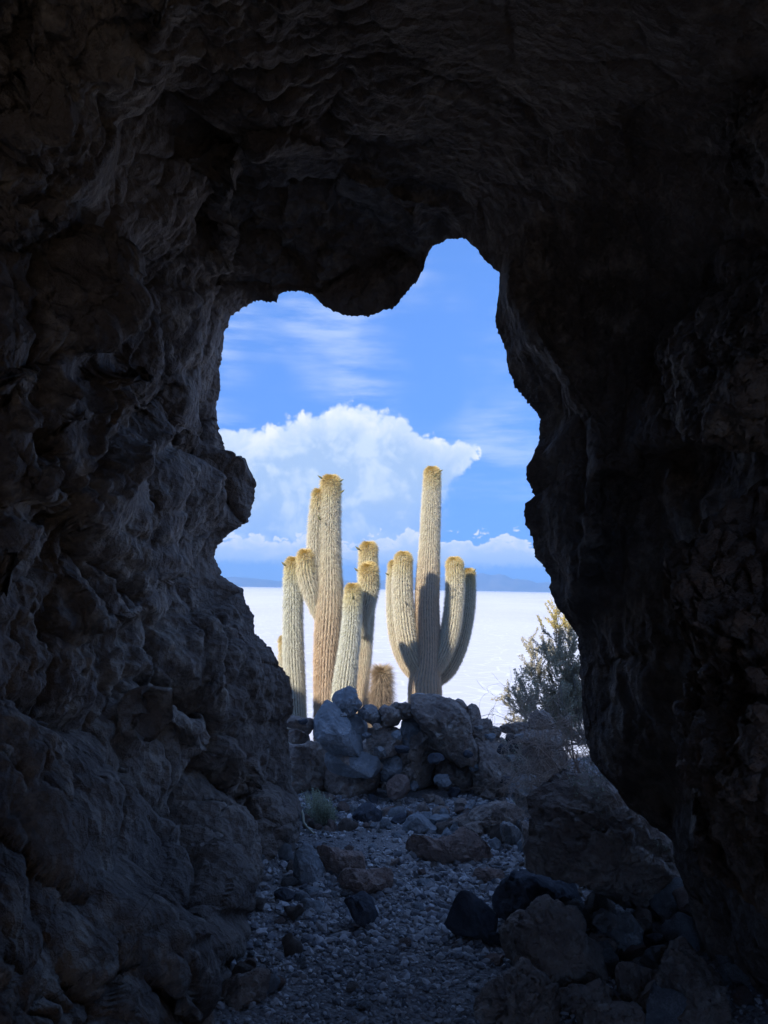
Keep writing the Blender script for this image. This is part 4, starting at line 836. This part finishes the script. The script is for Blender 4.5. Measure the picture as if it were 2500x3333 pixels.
def stem(pts, depth, ribs, seed, young=0.5, spine=0.055, dens=1.0, dz=0.0):
    """pts: (ex, ey, half width) from the top down in the cactus close-up; returns trunk mesh, spine mesh (world coords)"""
    W = []
    for i, (a, b, hw) in enumerate(pts):
        u, v = e2f(a, b); dd = depth + (dz * (1 - i / (len(pts) - 1))); p = at(u, v, dd); W.append([*p, hw / EZ[2] / FPX * dd * 0.94])
    C, L = catmull(W, max(24, int(np.linalg.norm(np.diff(np.array(W)[:, :3], axis=0), axis=1).sum() / 0.035)))
    n = len(C); rad_ = C[:, 3].copy(); cen = C[:, :3]; T = np.gradient(cen, axis=0); T /= np.linalg.norm(T, axis=1, keepdims=True)
    # round dome on top: rings crowd towards the tip
    r0 = rad_[0]; dome = []
    for k in range(7):
        a = (k + 0.35) / 7 * math.pi / 2; dome.append((cen[0] - T[0] * r0 * 0.95 * math.cos(a), r0 * math.sin(a) ** 0.9))
    cen = np.vstack([np.array([d_[0] for d_ in dome]), cen]); rad_ = np.concatenate([[d_[1] for d_ in dome], rad_]); T = np.vstack([np.repeat(T[:1], 7, 0), T]); n = len(cen)
    up = np.array([0, -1.0, 0]); e1 = np.cross(T, up); e1 /= np.linalg.norm(e1, axis=1, keepdims=True); e2 = np.cross(T, e1)
    na = ribs * 4; th = np.arange(na) / na * 2 * math.pi; g = np.random.default_rng(seed)
    wob = 1 + 0.035 * fbm(np.stack([np.arange(n) * 0.11, np.full(n, seed * 1.7), np.zeros(n)], 1), 3, 0.5, seed)
    rr = rad_ * wob; rib = 1 + 0.05 * (np.cos(th * ribs) - 0.3)
    dirs = e1[:, None, :] * np.cos(th)[None, :, None] + e2[:, None, :] * np.sin(th)[None, :, None]
    V = cen[:, None, :] + dirs * (rr[:, None] * rib[None, :])[:, :, None]
    tip = cen[0] - T[0] * rad_[0] * 0.25; base = cen[-1]
    Vx = np.vstack([V.reshape(-1, 3), tip, base])
    Fg = grid_faces(n, na); i = np.arange(na); last = np.stack([np.arange(n - 1) * na + na - 1, np.arange(n - 1) * na, (np.arange(n - 1) + 1) * na, (np.arange(n - 1) + 1) * na + na - 1], 1)
    last = last[:, ::-1]
    quads = np.vstack([Fg[:, ::-1], last[:, ::-1]]); me = bpy.data.meshes.new('trunk')
    tris = [(int(a), int((a + 1) % na), n * na) for a in i] + [(int((n - 1) * na + (a + 1) % na), int((n - 1) * na + a), n * na + 1) for a in i]
    me.from_pydata(Vx.tolist(), [], [tuple(q) for q in quads.tolist()] + tris); me.update(); me.polygons.foreach_set('use_smooth', np.ones(len(me.polygons), bool))
    age = np.clip(np.arange(n) * 0.035 / 3.2, 0, 1)          # 0 young tip .. 1 old woody foot
    skin = np.array([0.42, 0.41, 0.30])[None] * (1 - age[:, None]) + np.array([0.42, 0.35, 0.26])[None] * age[:, None]
    if young < 0.3: skin = skin * 0.35
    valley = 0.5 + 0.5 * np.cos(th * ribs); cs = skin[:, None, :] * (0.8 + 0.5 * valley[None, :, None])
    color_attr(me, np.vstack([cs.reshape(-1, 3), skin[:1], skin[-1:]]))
    # spines in areoles along every rib crest
    ns = int(n * ribs * 19 * dens); ri = g.integers(0, n - 1, ns); fr = g.random(ns); k = g.integers(0, ribs, ns)
    a = (k / ribs) * 2 * math.pi + g.normal(0, 0.10 / ribs * 6, ns)
    t_ = fr[:, None]; c0 = cen[ri] * (1 - t_) + cen[ri + 1] * t_; r_ = rr[ri] * (1 - fr) + rr[ri + 1] * fr
    dn = e1[ri] * np.cos(a)[:, None] + e2[ri] * np.sin(a)[:, None]; side = -e1[ri] * np.sin(a)[:, None] + e2[ri] * np.cos(a)[:, None]
    tn = T[ri]; domef = np.clip(1 - ri / 7, 0, 1)
    ag = np.clip((ri + fr) * 0.035 / 3.2, 0, 1)
    drop = (0.25 + 1.1 * ag + g.normal(0, 0.45, ns)) * (1 - domef) - 1.2 * domef
    dv = dn + side * g.normal(0, 0.45, ns)[:, None] + tn * drop[:, None]; dv /= np.linalg.norm(dv, axis=1, keepdims=True)
    ln = spine * g.uniform(0.55, 1.35, ns) * (1 + 0.25 * domef); base = c0 + dn * (r_ * 1.02)[:, None]
    wd = 0.0022 * g.uniform(0.8, 1.3, ns)
    pa = np.cross(dv, dn + 0.3 * tn); pa /= np.linalg.norm(pa, axis=1, keepdims=True) + 1e-9; pb = np.cross(dv, pa)
    tipp = base + dv * ln[:, None] + tn * (ln * 0.25)[:, None]
    SV = np.stack([base + pa * wd[:, None], base - 0.5 * pa * wd[:, None] + 0.87 * pb * wd[:, None], base - 0.5 * pa * wd[:, None] - 0.87 * pb * wd[:, None], tipp], 1)
    q = (np.arange(ns) * 4)[:, None]; SF = np.vstack([q + np.array([[0, 1, 3]]), q + np.array([[1, 2, 3]]), q + np.array([[2, 0, 3]])])
    sm = mesh_np('spines', SV.reshape(-1, 3), SF, False)
    tipc = np.array([0.85, 0.68, 0.32]); midc = np.array([0.90, 0.83, 0.69]) if young < 0.8 else np.array([0.86, 0.86, 0.75]); oldc = np.array([0.82, 0.68, 0.52])
    if young < 0.3: tipc, midc, oldc = np.array([0.60, 0.48, 0.32]), np.array([0.42, 0.33, 0.25]), np.array([0.32, 0.24, 0.18])
    w1 = np.clip(1 - ri / 16, 0, 1)[:, None]; w2 = ss(ag, 0.30, 0.95)[:, None] * (0.4 if young > 0.8 else 1)
    cc = midc * (1 - w2) + oldc * w2; cc = cc * (1 - w1) + tipc * w1; cc = np.clip(cc * g.uniform(0.75, 1.2, (ns, 1)), 0, 0.9)
    color_attr(sm, np.repeat(cc, 4, axis=0))
    return me, sm
def shift(me, o):
    v = np.zeros(len(me.vertices) * 3, np.float32); me.vertices.foreach_get('co', v); v = v.reshape(-1, 3) - np.array(o, np.float32); me.vertices.foreach_set('co', v.ravel()); me.update()
def bud_mesh(p, d, ln=0.085):
    d = np.array(d, float); d /= np.linalg.norm(d); a = np.cross(d, [0.3, 0.8, 0.5]); a /= np.linalg.norm(a); b = np.cross(d, a)
    prof = [(0, 0.35), (0.15, 0.75), (0.4, 1.0), (0.65, 0.8), (0.85, 0.4), (1.0, 0.08)]; th = np.linspace(0, 2 * math.pi, 9)[:-1]
    bend = np.array([0, 0, 0.25])
    V = np.array([[p + d * ln * s + bend * ln * s * s + (a * math.cos(t) + b * math.sin(t)) * r * ln * 0.2 for s, r in prof] for t in th]).reshape(-1, 3)
    return mesh_np('bud', V, grid_faces(8, 6, True))
def cactus(label, stems, depth, seed, buds=(), ribs=22, **kw):
    """first stem is the trunk, the others are arms"""
    px, py, _ = stems[0][0][-1]; p = at(*e2f(px, py), depth); root = (float(p[0]), float(p[1]), float(p[2]))
    e = empty('cactus', root, category='cactus', label=label, group='cacti outside the cave mouth')
    for i, (pts, opt) in enumerate(stems):
        o = dict(kw); o.update(opt); dd = o.pop('off', 0.0); rb = o.pop('ribs', ribs)
        m, s = stem(pts, depth + dd, rb, seed + i * 5, **o); shift(m, root); shift(s, root)
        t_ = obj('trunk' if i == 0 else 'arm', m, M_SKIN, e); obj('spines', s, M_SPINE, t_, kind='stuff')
    for a, b, dx, dy, dd in buds:
        q = at(*e2f(a, b), depth + dd); d = RV * dx + UV * dy - F * 0.2
        bm_ = bud_mesh(q, d); shift(bm_, root); obj('bud', bm_, M_BUD, e)
    return e
DL = 12.0; DR = 14.25
cactus('pale grey-green single column at the left of the cactus group', [([(218,805,46),(216,880,52),(215,1000,56),(214,1200,58),(218,1400,60),(228,1600,60),(240,1850,58),(245,2100,58)], {})], DL + 0.1, 11, buds=[(168,812,-0.8,0.5,-0.1)], young=0.9, spine=0.06)
cactus('short orange-spined stem half hidden behind the leftmost cactus column', [([(158,1320,28),(160,1400,32),(160,1600,36),(160,2050,38)], {})], DL + 0.6, 23, ribs=18, spine=0.06)
cactus('tallest left cactus with a thick trunk and a stubby golden arm', [
  ([(470,258,54),(467,400,58),(465,600,61),(464,800,66),(466,950,76),(462,1100,86),(452,1250,82),(440,1400,76),(430,1600,66),(424,1850,58),(420,2100,58)], dict(ribs=26)),
  ([(302,755,48),(305,830,56),(322,920,56),(342,990,50),(352,1050,36),(378,1120,30),(420,1180,30)], dict(off=0.04, ribs=18, dz=-0.1)),
  ([(392,335,34),(380,450,40),(370,600,44),(366,800,44),(372,950,40),(400,1060,36),(440,1140,36)], dict(off=0.0, ribs=18, dz=0.02))], DL, 31,
  buds=[(415,222,-1,0.35,-0.15),(522,240,1,0.1,-0.15),(365,345,-1,0.9,0.2),(338,510,-0.7,1,0.25),(402,505,-0.5,0.6,-0.25),(530,320,1,0.4,-0.1)], spine=0.065)
cactus('smooth greenish cactus stem leaning in front of the left group', [([(620,982,46),(618,1060,52),(612,1180,54),(600,1320,58),(584,1450,64),(570,1560,70),(558,1680,74),(545,1900,74),(540,2100,74)], {})], DL - 0.9, 47, young=0.9, spine=0.05, buds=[(620,1040,0,0.3,-0.3)])
cactus('double-headed cactus with golden tops right of the left group', [
  ([(724,705,50),(722,800,54),(716,950,52),(706,1150,46),(697,1350,42),(683,1550,40),(668,1750,40),(660,2100,40)], {}),
  ([(726,850,54),(730,930,58),(718,1020,54),(700,1100,46),(682,1180,36),(690,1260,30)], dict(off=-0.15, dz=-0.2))], DL - 0.25, 59, buds=[(668,705,-0.8,0.4,-0.1),(660,850,-0.8,0.4,-0.1)], ribs=22, spine=0.06)
cactus('short bristly cactus with long dark spines between the two groups', [([(815,1548,44),(815,1620,52),(814,1720,54),(812,1850,54),(810,2050,52)], {})], DL - 1.0, 67, ribs=18, spine=0.125, dens=0.6, young=0.2)
cactus('tiny pale cactus pup behind the short bristly one', [([(737,1700,20),(737,1760,24),(737,1900,24)], {})], DL - 0.2, 71, ribs=14, spine=0.05)
cactus('candelabra cactus with four upcurved arms around a tall trunk', [
  ([(1155,192,46),(1152,300,52),(1146,450,56),(1136,700,62),(1126,900,72),(1120,1050,77),(1122,1200,80),(1126,1350,78),(1120,1480,88),(1108,1580,104),(1105,1700,110),(1105,1900,108),(1105,2100,105)], dict(ribs=28)),
  ([(960,772,54),(954,900,60),(958,1050,64),(972,1200,66),(996,1330,66),(1036,1440,62),(1085,1520,56),(1120,1570,50)], dict(off=0.02, dz=-0.05)),
  ([(902,815,36),(893,950,40),(895,1100,42),(908,1250,44),(940,1380,46),(990,1480,48),(1060,1560,48)], dict(off=0.35, dz=0.2, ribs=20)),
  ([(1306,805,50),(1310,920,55),(1304,1050,57),(1286,1200,59),(1258,1320,58),(1214,1430,54),(1165,1510,48),(1120,1560,44)], dict(off=0.0, dz=-0.05)),
  ([(1402,868,34),(1402,1000,38),(1390,1130,42),(1364,1270,44),(1322,1400,46),(1262,1510,48),(1190,1575,44),(1130,1600,40)], dict(off=0.35, dz=0.2, ribs=20))], DR, 83,
  buds=[(865,875,-1,0.3,0.2),(1198,175,0.9,0.1,-0.1),(1165,215,0.2,0.2,-0.35),(1428,858,0.9,0.8,0.4),(1320,815,0.1,0.2,-0.6)], spine=0.058)

# ------------------------------------------------------------------ shrubs
M_TWIG = plain_mat('dry_twig', (0.50, 0.39, 0.31), 0.9, var=0.35)
M_TWIG2 = plain_mat('grey_twig', (0.42, 0.37, 0.32), 0.9, var=0.3)
M_PALETWIG = plain_mat('pale_twig', (0.5, 0.5, 0.38), 0.85, var=0.3)
M_LEAF = plain_mat('shrub_leaf', (0.48, 0.44, 0.32), 0.8, 0.4, var=0.35, island=True)
M_LEAF_SUNTINT = plain_mat('sun_tinted_leaf', (0.6, 0.5, 0.2), 0.8, 0.4, var=0.3, island=True)  # shrub leaf with yellow sunlight put into its base colour
M_LEAFS = plain_mat('silver_leaf', (0.40, 0.44, 0.32), 0.8, 0.25, var=0.3, island=True)
def tubes(name, paths, sides=3):
    """paths: list of (points (n,3), radii (n,))"""
    VV, FF, o = [], [], 0
    th = np.arange(sides) / sides * 2 * math.pi
    for P, r in paths:
        P = np.asarray(P); n = len(P); T = np.gradient(P, axis=0); T /= np.linalg.norm(T, axis=1, keepdims=True) + 1e-9
        a = np.cross(T, [0.31, 0.77, 0.56]); a /= np.linalg.norm(a, axis=1, keepdims=True) + 1e-9; b = np.cross(T, a)
        V = P[None] + (a[None] * np.cos(th)[:, None, None] + b[None] * np.sin(th)[:, None, None]) * np.asarray(r)[None, :, None]
        VV.append(V.reshape(-1, 3)); FF.append(grid_faces(sides, n, True) + o); o += sides * n
    return mesh_np(name, np.vstack(VV), np.vstack(FF))
def leaves_mesh(name, pos, dirs, size, g):
    n = len(pos); d = dirs / (np.linalg.norm(dirs, axis=1, keepdims=True) + 1e-9); r = g.normal(size=(n, 3)); a = np.cross(d, r); a /= np.linalg.norm(a, axis=1, keepdims=True) + 1e-9
    s = size[:, None]; b = np.cross(d, a)
    V = np.stack([pos, pos + d * s * 0.5 + a * s * 0.28, pos + d * s + b * s * 0.1, pos + d * s * 0.5 - a * s * 0.28], 1)
    q = (np.arange(n) * 4)[:, None]; return mesh_np(name, V.reshape(-1, 3), np.hstack([q, q + 1, q + 2, q + 3]), False)
def grow(g, start, direction, length, r, depth, paths, tips, bend=0.35, up=0.15, kids=(3, 5), spread=0.6, seglen=0.05, shrink=0.55):
    n = max(4, int(length / seglen)); P = [np.array(start, float)]; d = np.array(direction, float); d /= np.linalg.norm(d)
    for i in range(n):
        d = d + g.normal(0, bend, 3) * 0.35 + np.array([0, 0, up * 0.2]); d /= np.linalg.norm(d); P.append(P[-1] + d * length / n)
    P = np.array(P); paths.append((P, np.linspace(r, r * 0.5, len(P))))
    if depth == 0: tips.append(P); return
    for k in range(int(g.integers(*kids))):
        t = g.uniform(0.25, 1.0); i = min(int(t * n), n - 1); b = P[i + 1] - P[i]; b /= np.linalg.norm(b); nd = b + g.normal(0, spread, 3)
        grow(g, P[i], nd, length * g.uniform(shrink * 0.75, shrink * 1.25), r * 0.6, depth - 1, paths, tips, bend, up, kids, spread, seglen, shrink)
    tips.append(P[len(P) // 2:])
def leaf_on(g, tips, per_m, size, jitter=0.006, sel=None):
    pos, dr = [], []
    for P in tips:
        L = np.linalg.norm(np.diff(P, axis=0), axis=1).sum(); m = max(2, int(L * per_m)); t = g.uniform(0, len(P) - 1.001, m); i = t.astype(int); f = (t - i)[:, None]
        p = P[i] * (1 - f) + P[i + 1] * f; d = P[i + 1] - P[i]; d /= np.linalg.norm(d, axis=1, keepdims=True)
        pos.append(p + g.normal(0, jitter, (m, 3))); dr.append(d + g.normal(0, 0.75, (m, 3)))
    pos = np.vstack(pos); dr = np.vstack(dr); return pos, dr, size * g.uniform(0.6, 1.4, len(pos))
def build_big_shrub():
    g = np.random.default_rng(5); base = at(1905, 2420, 7.5); paths, tips = [], []
    targets = [(1800,1950),(1775,1990),(1830,2000),(1745,2050),(1700,2090),(1690,2140),(1760,2080),(1680,2200),(1720,2180),(1640,2290),(1610,2270),(1660,2250),(1640,2340),(1700,2300),(1760,2200),(1800,2150),(1840,2100),(1850,2200),(1790,2280),(1740,2330),(1690,2360),(1880,2150),(1900,2250),(1860,2050),(1830,2350)]
    for u, v in targets:
        tgt = at(u, v, 7.5 + g.uniform(-0.4, 0.4)); dvec = tgt - base; L = np.linalg.norm(dvec)
        # a main limb that arrives near its target, with side twigs near the end
        n = 14; s = np.linspace(0, 1, n)[:, None]; sag = np.array([0, 0, -0.10]) * np.sin(s * math.pi) * L
        P = base + dvec * s * 0.8 + sag + np.cumsum(g.normal(0, 0.008, (n, 3)), 0); paths.append((P, np.linspace(0.008, 0.003, n)))
        for k in range(11):
            i = int(g.integers(4, n)); d0 = P[min(i, n - 1)] - P[i - 1]; d0 = d0 / np.linalg.norm(d0) + g.normal(0, 0.5, 3) + np.array([-0.15, 0, 0.45])
            grow(g, P[i], d0, L * g.uniform(0.14, 0.27), 0.0026, 1, paths, tips, 0.35, 0.5, (4, 7), 0.5, 0.025, 0.6)
    root = empty('shrub', tuple(base), category='shrub', label='dense grey-green shrub with tips tinted golden as if sunlit right of the cacti')
    m = tubes('branches', paths); shift(m, base); obj('branches', m, M_TWIG2, root, kind='stuff')
    pos, dr, sz = leaf_on(g, tips, 520, 0.016); sun_tint = pos[:, 2] > base[2] + 1.12  # leaves above this height get the colour of sunlight on the tips
    for nm, mask, mt in (('foliage', ~sun_tint, M_LEAF), ('sun_tinted_foliage', sun_tint, M_LEAF_SUNTINT)):
        if mask.sum():
            m = leaves_mesh(nm, pos[mask], dr[mask], sz[mask], g); shift(m, base); obj(nm, m, mt, root, kind='stuff')
build_big_shrub()
def build_dry_shrub(label, centre_px, depth, spots, seed, mat, leaf=None, rad0=0.0022, n=60, lens=(0.18, 0.4), droop=-0.4, kids=(2, 5)):
    g = np.random.default_rng(seed); base = at(*centre_px, depth); paths, tips = [], []
    for i in range(n):
        u, v = spots[int(g.integers(0, len(spots)))]; s = at(u + g.normal(0, 30), v + g.normal(0, 26), depth + g.uniform(-0.18, 0.18))
        d = g.normal(0, 1, 3) + np.array([-0.2, -0.1, droop * 0.3]); grow(g, s, d, g.uniform(*lens), rad0, 2, paths, tips, 0.9, droop, kids, 0.8, 0.03, 0.6)
    # main stems tie the tangle to the root
    for u, v in spots:
        e = at(u, v, depth); s = np.linspace(0, 1, 12)[:, None]; P = base + (e - base) * s + np.cumsum(g.normal(0, 0.008, (12, 3)), 0) * (1 - s); paths.append((P, np.linspace(0.007, 0.003, 12)))
    root = empty('dry_shrub', tuple(base), category='shrub', label=label)
    m = tubes('twigs', paths); shift(m, base); obj('twigs', m, mat, root, kind='stuff')
    if leaf:
        pos, dr, sz = leaf_on(g, tips, 45, 0.011); m = leaves_mesh('foliage', pos, dr, sz, g); shift(m, base); obj('foliage', m, leaf, root, kind='stuff')
build_dry_shrub('brown tangle of dead twigs hanging over the huge pitted boulder', (1900, 2600), 4.1, [(1740,2420),(1790,2460),(1830,2400),(1850,2500),(1790,2540),(1870,2580),(1720,2500),(1900,2640),(1820,2600),(1860,2330),(1880,2440),(1770,2480)], 15, M_TWIG, n=190)
build_dry_shrub('sprig of thin dry stems growing on top of the huge pitted boulder', (2000, 2700), 3.45, [(1950,2620),(1990,2650),(1920,2580),(2020,2690)], 16, M_TWIG2, M_LEAFS, n=26, lens=(0.1, 0.2), droop=0.5)
build_dry_shrub('greenish sprig poking out low beside the wall end', (1760, 2560), 5.1, [(1680,2490),(1690,2540),(1720,2480)], 18, M_TWIG2, M_LEAFS, n=12, lens=(0.08, 0.16), droop=0.3)
def build_silver_bush():
    g = np.random.default_rng(8); base = at(985, 2725, 4.95); paths, tips = [], []
    for i in range(70):
        u = g.uniform(985, 1085); v = np.interp(u, [985, 1020, 1085], [2575, 2570, 2630]) + abs(g.normal(0, 45)); tgt = at(u, v, 4.95 + g.uniform(-0.12, 0.12))
        st = base + g.normal(0, 0.015, 3) + np.array([g.uniform(0, 0.09), 0, g.uniform(0, 0.08)]); s = np.linspace(0, 1, 9)[:, None]; P = st + (tgt - st) * s + np.array([0.05, 0, -0.02]) * np.sin(s * math.pi) + np.cumsum(g.normal(0, 0.004, (9, 3)), 0)
        paths.append((P, np.linspace(0.003, 0.0012, 9)))
        for k in range(4):
            i_ = int(g.integers(4, 8)); grow(g, P[i_], P[i_] - P[i_ - 1] + g.normal(0, 0.012, 3) + np.array([0, 0, 0.02]), g.uniform(0.03, 0.09), 0.0012, 0, paths, tips, 0.3, 0.4)
        tips.append(P[6:])
    root = empty('silver_bush', tuple(base), category='shrub', label='small silvery bush growing at the foot of the left cave wall')
    m = tubes('branches', paths); shift(m, base); obj('branches', m, M_PALETWIG, root, kind='stuff')
    pos, dr, sz = leaf_on(g, tips, 260, 0.011, 0.004); m = leaves_mesh('foliage', pos, dr, sz, g); shift(m, base); obj('foliage', m, M_LEAFS, root, kind='stuff')
build_silver_bush()
def stick(label, px, depth, r, mat):
    P = np.array([at(u, v, depth + dd) for u, v, dd in px]); C, _ = catmull(P, 16); o = C[0].copy(); g = np.random.default_rng(int(px[0][0]))
    rr = np.linspace(r, r * 0.45, 16) * (1 + g.normal(0, 0.12, 16)); m = tubes('stick', [(C - o, rr)], 7); obj('stick', m, mat, None, o, category='stick', label=label)
stick('pale dead branch curving down through the silvery bush', [(968,2622,0),(985,2650,-0.05),(990,2680,-0.1),(1022,2714,-0.2)], 4.85, 0.012, M_PALETWIG)
stick('thin pale twig lying bent on the dirt at lower left', [(935,3160,0),(950,3140,0.1),(975,3115,0.2),(985,3095,0.28)], 3.27, 0.006, M_PALETWIG)
stick('short forked pale twig beside the bent one', [(940,3165,0),(968,3140,0.1),(978,3120,0.2)], 3.22, 0.005, M_PALETWIG)
stick('short pale stick on the gravel near the bottom edge', [(925,3296,0),(962,3288,0.02)], 2.98, 0.007, M_PALETWIG)
stick('curled dry twig standing by the flat blue stone', [(972,2896,0),(975,2886,0),(982,2881,0)], 4.15, 0.006, M_PALETWIG)
